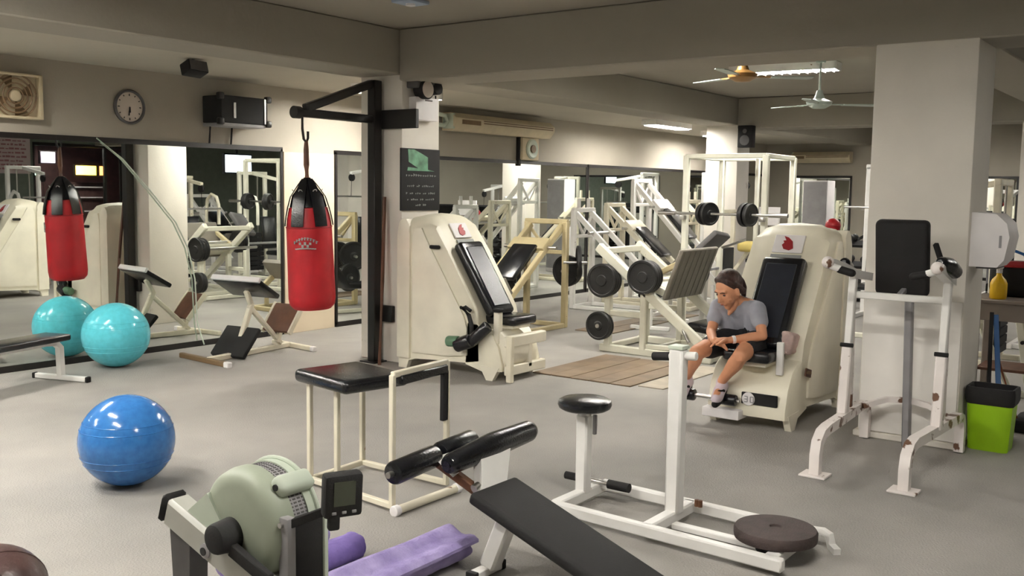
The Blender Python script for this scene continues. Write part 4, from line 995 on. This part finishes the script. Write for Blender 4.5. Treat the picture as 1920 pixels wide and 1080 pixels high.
tower('pulldown_tower', (19.2, 5.2, 0), PI, OFFW, 'off white pulldown tower before the far end mirror', 2.0)
tower('pulldown_tower', (19.4, 3.2, 0), PI, WHITE, 'white pulldown tower at far end, right of the big pillar', 1.8)
tower('multi_gym', (9.9, -1.2, 0), PI / 2, WHITE, 'white multi gym standing near the street windows', 2.0, True, True)
incline_machine('incline_press', (12.6, .6, 0), PI / 2, WHITE, 'white incline press standing near the street windows', 1.5, .6, 1.3)
def treadmill(loc, rz, label):
    t = thing('treadmill', label, 'treadmill', loc, rz, 'dark treadmills')
    B().b2((-.8, -.35, .08), (.8, .35, .17), .02).build('deck', DGREY, t)
    B().b2((-.78, -.25, .17), (.75, .25, .18)).build('belt', MATTE, t)
    for s in (-1, 1):
        B().bar((.70, s * .34, .1), (.62, s * .34, 1.15), .06).build('upright', GREYM, t)
        B().bar((.62, s * .34, 1.0), (.1, s * .34, .92), .04).build('hand_rail', MATTE, t)
    B().box((.66, 0, 1.22), (.10, .70, .30), Matrix.Rotation(-.5, 3, 'Y'), .03).build('console', MATTE, t)
    B().box((.605, 0, 1.25), (.012, .40, .16), Matrix.Rotation(-.5, 3, 'Y')).build('display', DGREY, t)
    for s in (-1, 1): B().cyl((.7, s * .3, .05), (.7, s * .38, .05), .05, seg=14).build('wheel', MATTE, t)
    B().b2((-.8, -.3, 0), (-.7, .3, .08)).build('rear_foot', MATTE, t)
    return t
tr = treadmill((16.9, 4.9, 0), 0, 'dark treadmill nearest to the squat rack in far bay')
for y, l in ((3.9, 'middle dark treadmill in the far bay'), (2.9, 'rightmost dark treadmill in the far bay')): dup(tr, (16.9, y, 0), 0, l)
T = thing('dumbbell_rack', 'dark three tier dumbbell rack beyond the rack', 'rack', (15.6, 5.3, 0))
for y in (-.8, .8):
    B().bar((-.15, y, 0), (.2, y, 1.05), .06).build('side_frame', MATTE, T); B().bar((-.25, y, .03), (.3, y, .03), .06).build('foot', MATTE, T)
for x, z in ((-.12, .30), (.02, .62), (.16, .94)): B().box((x, 0, z), (.22, 1.7, .04), Matrix.Rotation(-.3, 3, 'Y')).build('shelf', MATTE, T)
db0 = None; k = 0
for tier, (x, z) in enumerate(((-.14, .42), (.0, .74), (.14, 1.06))):
    for i in range(6):
        loc = (15.6 + x, 5.3 - .68 + i * .27, z - .025); lb = 'black dumbbell, %s from left on the %s tier' % (('sixth', 'fifth', 'fourth', 'third', 'second', 'first')[i], ('bottom', 'middle', 'top')[tier])
        if db0 is None:
            db0 = thing('dumbbell', lb, 'dumbbell', loc, 0, 'black dumbbells on the rack')
            B().cyl((-.10, 0, 0), (.10, 0, 0), .014, seg=8).build('handle', STEEL, db0)
            for s in (-1, 1): B().cyl((s * .06, 0, 0), (s * .15, 0, 0), .055, seg=12, bev=.01).build('head', IRON, db0)
        else: dup(db0, loc, 0, lb)
T = thing('red_ball', 'red ball resting on top of the dumbbell rack', 'ball', (15.78, 5.22, 1.09))
B().ball((0, 0, .12), .12, seg=24).build('shell', RED, T)
B().tube([(.12 * math.cos(2 * PI * k / 24), .12 * math.sin(2 * PI * k / 24), .12) for k in range(25)], .004, 5).build('seam', REDP, T)
T = thing('white_cabinet', 'narrow white storage cabinet standing beyond the squat rack', 'cabinet', (17.6, 6.1, 0))
B().b2((-.2, -.22, .0), (.2, .22, 1.95), .01).build('body', PAPER, T); B().b2((-.215, -.21, .08), (-.2, .21, 1.93), .004, 1).build('door', GREYM, T); B().b2((-.235, .12, .95), (-.215, .15, 1.15)).build('handle', STEEL, T)
T = thing('notice_stand', 'white notice board on stand beside the far pillar', 'sign', (14.7, 5.9, 0), 0)
B().b2((-.02, -.22, 1.22), (.0, .22, 1.50)).build('board', PAPER, T); B().bar((0.02, 0, 0), (0.02, 0, 1.4), .03).build('stand', GREYM, T); B().b2((-.15, -.15, 0), (.15, .15, .02)).build('base', GREYM, T)

# wooden floor boards patch
T = thing('floor_board', 'brown plywood floor boards laid between the seat machines', 'mat', (8.1, 4.7, 0))
for i in range(5):
    WB(T).b2((7.52, 4.20 + i * .21, .0), (8.85, 4.20 + i * .21 + .203, .012 + (i % 2) * .002), .003, 1).build('plank', PLY, T)
T = thing('floor_board', 'pale strip of plywood at the near edge of the brown boards', 'mat', (8.1, 4.05, 0))
WB(T).b2((7.6, 3.92, 0), (8.9, 4.17, .010), .003, 1).build('plank', mat('pale_ply', (176, 166, 150), .6, var=.08), T)
T = thing('floor_board', 'tan plywood strip on the floor behind the leg press', 'mat', (11.0, 6.3, 0))
for i in range(2): WB(T).b2((10.2, 5.98 + i * .26, 0), (12.6, 6.23 + i * .26, .012), .003, 1).build('plank', PLY, T)

# second frame machine at the right edge
T = thing('frame_machine', 'white tube frame with angled leg at the right edge behind bin', 'exercise machine', (8.9, 1.6, 0))
WB(T).bar((9.32, 1.33, .0), (9.05, 1.42, .80), .07, .06).build('angled_leg', OFFW, T)
for z in (.25, .5, .7): WB(T).cyl((9.30 - z * .33 - .06, 1.33 + z * .11, z), (9.30 - z * .33 - .02, 1.33 + z * .11, z), .016, seg=10).build('bolt_hole', MATTE, T)
WB(T).bar((8.95, 1.86, .62), (9.05, 1.30, .80), .06).build('cross_bar', OFFW, T)
WB(T).bar((9.3, .7, .03), (9.3, 1.6, .03), .06).build('floor_bar', OFFW, T)
WB(T).bar((9.3, 1.5, .06), (9.15, 1.75, .66), .05).build('rear_leg', OFFW, T)

# ceiling fans and the small speaker
def ceiling_fan(loc, m, label, rz):
    t = thing('ceiling_fan', label, 'fan', loc, rz, 'ceiling fans')
    dz = ZC - loc[2]
    B().cyl((0, 0, dz), (0, 0, dz - .06), .07, .05, 18).build('ceiling_rose', m, t)
    B().cyl((0, 0, dz - .05), (0, 0, .09), .012, seg=10).build('rod', m, t)
    B().lathe((0, 0, 0), [(.001, -.06), (.07, -.055), (.13, -.02), (.14, .015), (.06, .05), (.045, .09), (.03, .14), (.001, .14)], 28).build('motor', m, t)
    for k in range(3):
        a = k * 2 * PI / 3; q = Matrix.Rotation(a, 3, 'Z')
        B().box(q @ Vector((.20, 0, -.01)), (.20, .035, .012), q).build('blade_arm', m, t)
        B().prism([q @ Vector(p) for p in ((.26, -.05, -.012), (.62, -.065, -.006), (.66, -.04, -.004), (.66, .04, -.014), (.62, .065, -.018), (.26, .05, -.014))], (0, 0, 1), .008).build('blade', FANG, t)
    return t
ceiling_fan((8.88, 3.85, 2.80), BRASS, 'brass ceiling fan hanging before the lit fixture', -.94)
ceiling_fan((10.9, 3.82, 2.70), FANG, 'pale green ceiling fan nearer to the big pillar', 1.2)
T = thing('wall_speaker', 'black speaker box on the beam beside the far pillar', 'speaker', (14.88, 6.32, 2.58))
B().b2((-.14, -.12, -.16), (0, .12, .18), .01).build('cabinet', MATTE, T)
B().cyl((-.14, 0, -.05), (-.15, 0, -.05), .08, seg=20).build('woofer', DGREY, T)
B().cyl((-.14, 0, .09), (-.15, 0, .09), .035, seg=16).build('tweeter', DGREY, T)
T = thing('ceiling_box', 'small pale blue ceiling box at the top edge of view', 'box', (6.04, 5.46, 3.2))
B().b2((-.12, -.1, -.03), (.12, .1, 0), .008).build('cover', mat('pale_blue_plastic', (160, 176, 196), .5), T)
B().cyl((0, 0, -.045), (0, 0, -.03), .04, seg=16).build('sensor', PAPER, T)

# things on the street side, seen only in the mirrors
T = thing('television', 'lit flat television hanging from ceiling, seen in the left mirror', 'television', (14.02, 0.0, 2.19))
B().b2((-.38, -.04, -.22), (.38, .03, .22), .01).build('casing', MATTE, T)
B().b2((-.345, .03, -.185), (.345, .034, .185)).build('screen', TVM, T)
B().bar((0, -.03, .2), (0, -.03, 1.005), .04).build('ceiling_pole', MATTE, T)
T = thing('price_board', 'white banner with reddish printed lines, seen in left mirror', 'sign', (12.46, YB + .02, 2.36), 0)
B().b2((-.72, 0, -.42), (.66, .02, .5)).build('banner', mat('pinkish_banner', (226, 208, 210), .7, var=.02), T)
rr = random.Random(21)
for i in range(8):
    b = B(); z = .40 - i * .10; x = -.62
    while x < .5:
        wd = rr.uniform(.04, .14); b.b2((x, .02, z - .025), (x + wd, .024, z + rr.uniform(.0, .025))); x += wd + rr.uniform(.015, .04)
    b.build('print_line', mat('faded_red_print', (176, 120, 128), .7), T, stuff=True)
def light_box(name, c, s, m, label):
    t = thing(name, label, 'sign', c, 0, 'lit shop signs beyond the window')
    B().b2((-s[0] / 2 - .03, -.1, -s[1] / 2 - .03), (s[0] / 2 + .03, 0, s[1] / 2 + .03)).build('case', BLACKP, t)
    B().b2((-s[0] / 2, 0, -s[1] / 2), (s[0] / 2, .01, s[1] / 2)).build('lit_face', m, t)
light_box('light_box', (16.05, YB - 2.4, 2.1), (.62, .26), YSIGN, 'yellow lit shop sign outside, seen in the left mirror')
light_box('light_box', (16.56, YB - 2.4, 2.1), (.16, .26), OSIGN, 'small orange lit sign beside the yellow one')
light_box('light_box', (14.19, YB - 2.0, 2.02), (.34, .18), GSIGN, 'green white lit sign outside, seen in the left mirror')
light_box('light_box', (14.81, YB - 2.2, 2.43), (.40, .30), VSIGN, 'dim violet lit sign outside above the green one')
T = thing('vending_shelf', 'lit pale shelf cabinet outside under the yellow sign', 'cabinet', (16.2, YB - 2.6, 0))
B().b2((-.5, -.3, 0), (.5, .0, 1.75), .01).build('case', BROWN, T)
for z in (.5, .9, 1.3, 1.6): B().b2((-.45, 0, z), (.45, .05, z + .03)).build('shelf', PAPER, T)

# ------------------------------------------------------------------ seated woman
T = thing('person', 'woman in grey shirt and black shorts sitting hunched on the machine, hands clasped', 'person', (7.0, 2.98, .2))
fw = Vector((-.80, .30, -.42)).normalized()           # direction of the face
hr = fw.cross(Vector((0, 0, 1))).normalized(); hu = hr.cross(fw).normalized()
H0 = Vector((6.862, 3.025, .985))
def hd(x, y, z): return H0 + hr * x + fw * y + hu * z   # x to her right, y forward, z up
kR, kL = Vector((6.62, 3.15, .535)), Vector((6.60, 2.80, .550))
aR, aL = Vector((6.72, 3.275, .315)), Vector((6.70, 2.985, .325))
b = WB(T)
b.limb([(7.16, 2.94, .62), (7.15, 2.95, .72), (7.05, 2.975, .82), (6.98, 2.995, .87)], [.125, .105, .11, .075], 20)
b.limb([(6.99, 2.995, .875), (6.93, 3.01, .915), hd(0, -.03, -.05)], [.050, .044, .046], 14)
b.limb([(6.99, 2.88, .865), (6.985, 3.0, .875), (6.99, 3.12, .865)], [.05, .062, .05], 14)
for h_, k_, a_ in (((7.10, 3.03, .615), kR, aR), ((7.10, 2.85, .615), kL, aL)):
    h_ = Vector(h_); b.limb([h_, h_.lerp(k_, .5) + Vector((0, 0, .01)), k_], [.090, .078, .056], 18)
    d = (a_ - k_).normalized()
    b.limb([k_, k_.lerp(a_, .3) - Vector((-.012, 0, 0)), k_.lerp(a_, .65), a_], [.054, .057, .042, .032], 18)
toes = {}
for s, a_ in (('R', aR), ('L', aL)):
    tdir = Vector((-.80, -.15, -.30)).normalized(); t_ = a_ + tdir * .15 + Vector((0, 0, -.03)); toes[s] = (a_, t_)
    b.limb([a_ + Vector((.02, 0, -.03)), a_ + tdir * .07 + Vector((0, 0, -.035)), t_], [.032, .032, .024], 12)
shR, shL = Vector((6.985, 3.155, .845)), Vector((6.965, 2.835, .85))
eR, eL = Vector((6.84, 3.145, .665)), Vector((6.83, 2.735, .675))
wR, wL = Vector((6.665, 3.04, .625)), Vector((6.66, 2.915, .645))
for s_, e_, w_2 in ((shR, eR, wR), (shL, eL, wL)):
    b.limb([s_, s_.lerp(e_, .5), e_], [.050, .043, .036], 14)
    b.limb([e_, e_.lerp(w_2, .35), w_2], [.036, .036, .024], 14)
# hands: palms with five fingers, left hand wrapped over the right
def hand(b, w, pd, nd, sd, curl, ln=1.0):
    """w wrist, pd palm direction, nd palm normal (fingers curl towards it), sd thumb side"""
    pd, nd, sd = pd.normalized(), nd.normalized(), sd.normalized()
    b.limb([w, w + pd * .035, w + pd * .075], [.022, .027, .026], 12)
    b.limb([w + pd * .03 + sd * .014, w + pd * .075 + sd * .018], [.017, .016], 10)
    b.limb([w + pd * .03 - sd * .016, w + pd * .072 - sd * .022], [.015, .013], 10)
    for i, L_ in enumerate((.066, .074, .069, .054)):
        o = w + pd * .078 + sd * (.024 - i * .0165); p = [o]; dd = pd.copy()
        for j, f_ in enumerate((.45, .32, .23)):
            ax = sd; dd = (Matrix.Rotation(curl, 3, ax.cross(Vector((0, 0, 0))) if False else sd) @ dd) if False else (dd * math.cos(curl) + nd * math.sin(curl)).normalized()
            p.append(p[-1] + dd * L_ * f_ * ln)
        b.limb(p, [.0088, .0082, .0078, .0066], 8)
    o = w + pd * .028 + sd * .024
    b.limb([o, o + sd * .026 + pd * .022 + nd * .008, o + sd * .030 + pd * .048 + nd * .020, o + sd * .022 + pd * .066 + nd * .030], [.013, .0105, .0095, .0075], 8)
hand(b, wR, Vector((-.45, -.85, -.05)), Vector((.35, -.3, -.75)), Vector((-.5, .2, .8)), .42)
hand(b, wL, Vector((-.50, .85, -.12)), Vector((.10, .1, -.95)), Vector((-.85, -.45, .2)), .40)
# head
Mh = Matrix((hr, fw, hu)).transposed()
b.ball(H0 + hu * .022 - fw * .012, .1, (.86, 1.02, 1.10), 28, Mh)
b.limb([hd(0, .030, -.02), hd(0, .040, -.075), hd(0, .052, -.108)], [.072, .056, .028], 18)
b.limb([hd(-.03, .045, -.045), hd(.03, .045, -.045)], [.042, .042], 14)
b.limb([hd(0, .092, .020), hd(0, .106, -.010), hd(0, .116, -.034)], [.010, .011, .014], 10)       # nose
b.limb([hd(-.012, .100, -.038), hd(.012, .100, -.038)], [.011, .011], 8)
b.limb([hd(-.018, .090, -.070), hd(.018, .090, -.070)], [.010, .010], 8)                           # mouth
b.limb([hd(-.045, .078, .030), hd(0, .086, .032), hd(.045, .078, .030)], [.012, .012, .012], 8)    # brow
for s in (-1, 1): b.limb([hd(s * .086, -.005, .018), hd(s * .090, -.002, -.03)], [.016, .012], 8)  # ears
body = b.build('body', SKIN, T, 0)
def remesh(o, vox, sm=4):
    m = o.modifiers.new('remesh', 'REMESH'); m.mode = 'VOXEL'; m.voxel_size = vox; m.use_smooth_shade = True
    s = o.modifiers.new('smooth', 'SMOOTH'); s.iterations = sm; s.factor = .5
remesh(body, .0055, 3)
for s in (-1, 1):
    e = WB(T); e.ball(hd(s * .033, .084, .004), .011, (1.25, .6, .62), 14, Mh); e.build('eye', HAIR, T)
    e = WB(T); e.tube([hd(s * .016, .098, .026), hd(s * .034, .098, .033), hd(s * .052, .088, .027)], .0035, 6); e.build('eyebrow', HAIR, T)
WB(T).tube([hd(-.02, .099, -.070), hd(0, .103, -.068), hd(.02, .099, -.070)], .0045, 8, [.002, .005, .002]).build('lips', mat('lip', (168, 92, 84), .5), T)
b = WB(T)
b.ball(H0 + hu * .046 - fw * .030, .1, (.95, 1.04, 1.10), 28, Mh)
for s in (-1, 1): b.limb([hd(s * .050, .030, .100), hd(s * .080, .005, .070), hd(s * .090, -.018, .03), hd(s * .080, -.06, -.03)], [.022, .022, .020, .028], 10)
b.limb([hd(-.05, .030, .104), hd(0, .044, .116), hd(.05, .030, .104)], [.015, .015, .015], 12)
b.limb([hd(0, -.105, .03), hd(.01, -.140, .0), hd(.015, -.150, -.06), hd(.01, -.135, -.12)], [.042, .036, .034, .018], 12)
hair = b.build('hair', HAIR, T, 0); remesh(hair, .007, 4)
# shirt: hunched torso and short sleeves
b = WB(T)
b.limb([(7.17, 2.93, .58), (7.16, 2.95, .70), (7.06, 2.975, .80), (7.0, 2.995, .845)], [.150, .128, .128, .098], 22)
b.limb([(6.99, 2.85, .845), (6.99, 3.0, .858), (7.0, 3.14, .84)], [.066, .072, .066], 16)
b.limb([(7.10, 2.84, .60), (7.02, 2.86, .72), (6.98, 2.86, .82)], [.10, .09, .075], 16)
b.limb([(7.10, 3.04, .60), (7.02, 3.08, .72), (6.98, 3.11, .82)], [.10, .09, .075], 16)
for s_, e_ in ((shR, eR), (shL, eL)): b.limb([s_, s_.lerp(e_, .50)], [.064, .062], 16)
shirt = b.build('shirt', SHIRT, T, 0); remesh(shirt, .008, 5)
b = WB(T); b.limb([(6.93, 3.0, .885), (6.908, 3.012, .85), (6.888, 3.025, .805)], [.042, .034, .012], 12)
b.build('neckline_skin', SKIN, T)
b = WB(T)
b.limb([(7.18, 2.93, .60), (7.08, 2.94, .60)], [.145, .13], 20)
for h_, k_ in (((7.10, 3.03, .605), kR), ((7.10, 2.85, .605), kL)):
    h_ = Vector(h_); b.limb([h_, h_.lerp(k_, .5) + Vector((0, 0, .008)), h_.lerp(k_, .70)], [.108, .096, .084], 18)
sh = b.build('shorts', SHORT, T, 0); remesh(sh, .008, 4)
for s in ('R', 'L'):
    a_, t_ = toes[s]; td = (t_ - a_).normalized()
    b = WB(T); b.limb([a_ + Vector((.035, 0, -.035)), a_ + td * .05 + Vector((0, 0, -.03)), a_ + td * .12 + Vector((0, 0, -.04)), t_ + td * .02 + Vector((0, 0, -.008))], [.042, .045, .042, .034], 16)
    b.limb([a_ + Vector((.01, 0, .0)), a_ + Vector((.012, 0, -.03))], [.042, .045], 14)
    so = b.build('shoe', SHOE, T, 0); remesh(so, .006, 3)
    b = WB(T); b.limb([a_ + Vector((.04, 0, -.07)), a_ + td * .10 + Vector((0, 0, -.078)), t_ + td * .03 + Vector((0, 0, -.04))], [.030, .034, .026], 14); b.build('sole', MATTE, so)
    b = WB(T); b.limb([a_ + td * .045 + Vector((-.02, -.04, -.03)), a_ + td * .10 + Vector((-.02, -.01, -.005))], [.012, .012], 8); b.build('stripe', MATTE, so)
d_ = (wL - eL).normalized()
WB(T).cyl(wL - d_ * .045, wL - d_ * .02, .030, seg=20, bev=.006).build('wristband', PAPER, T)
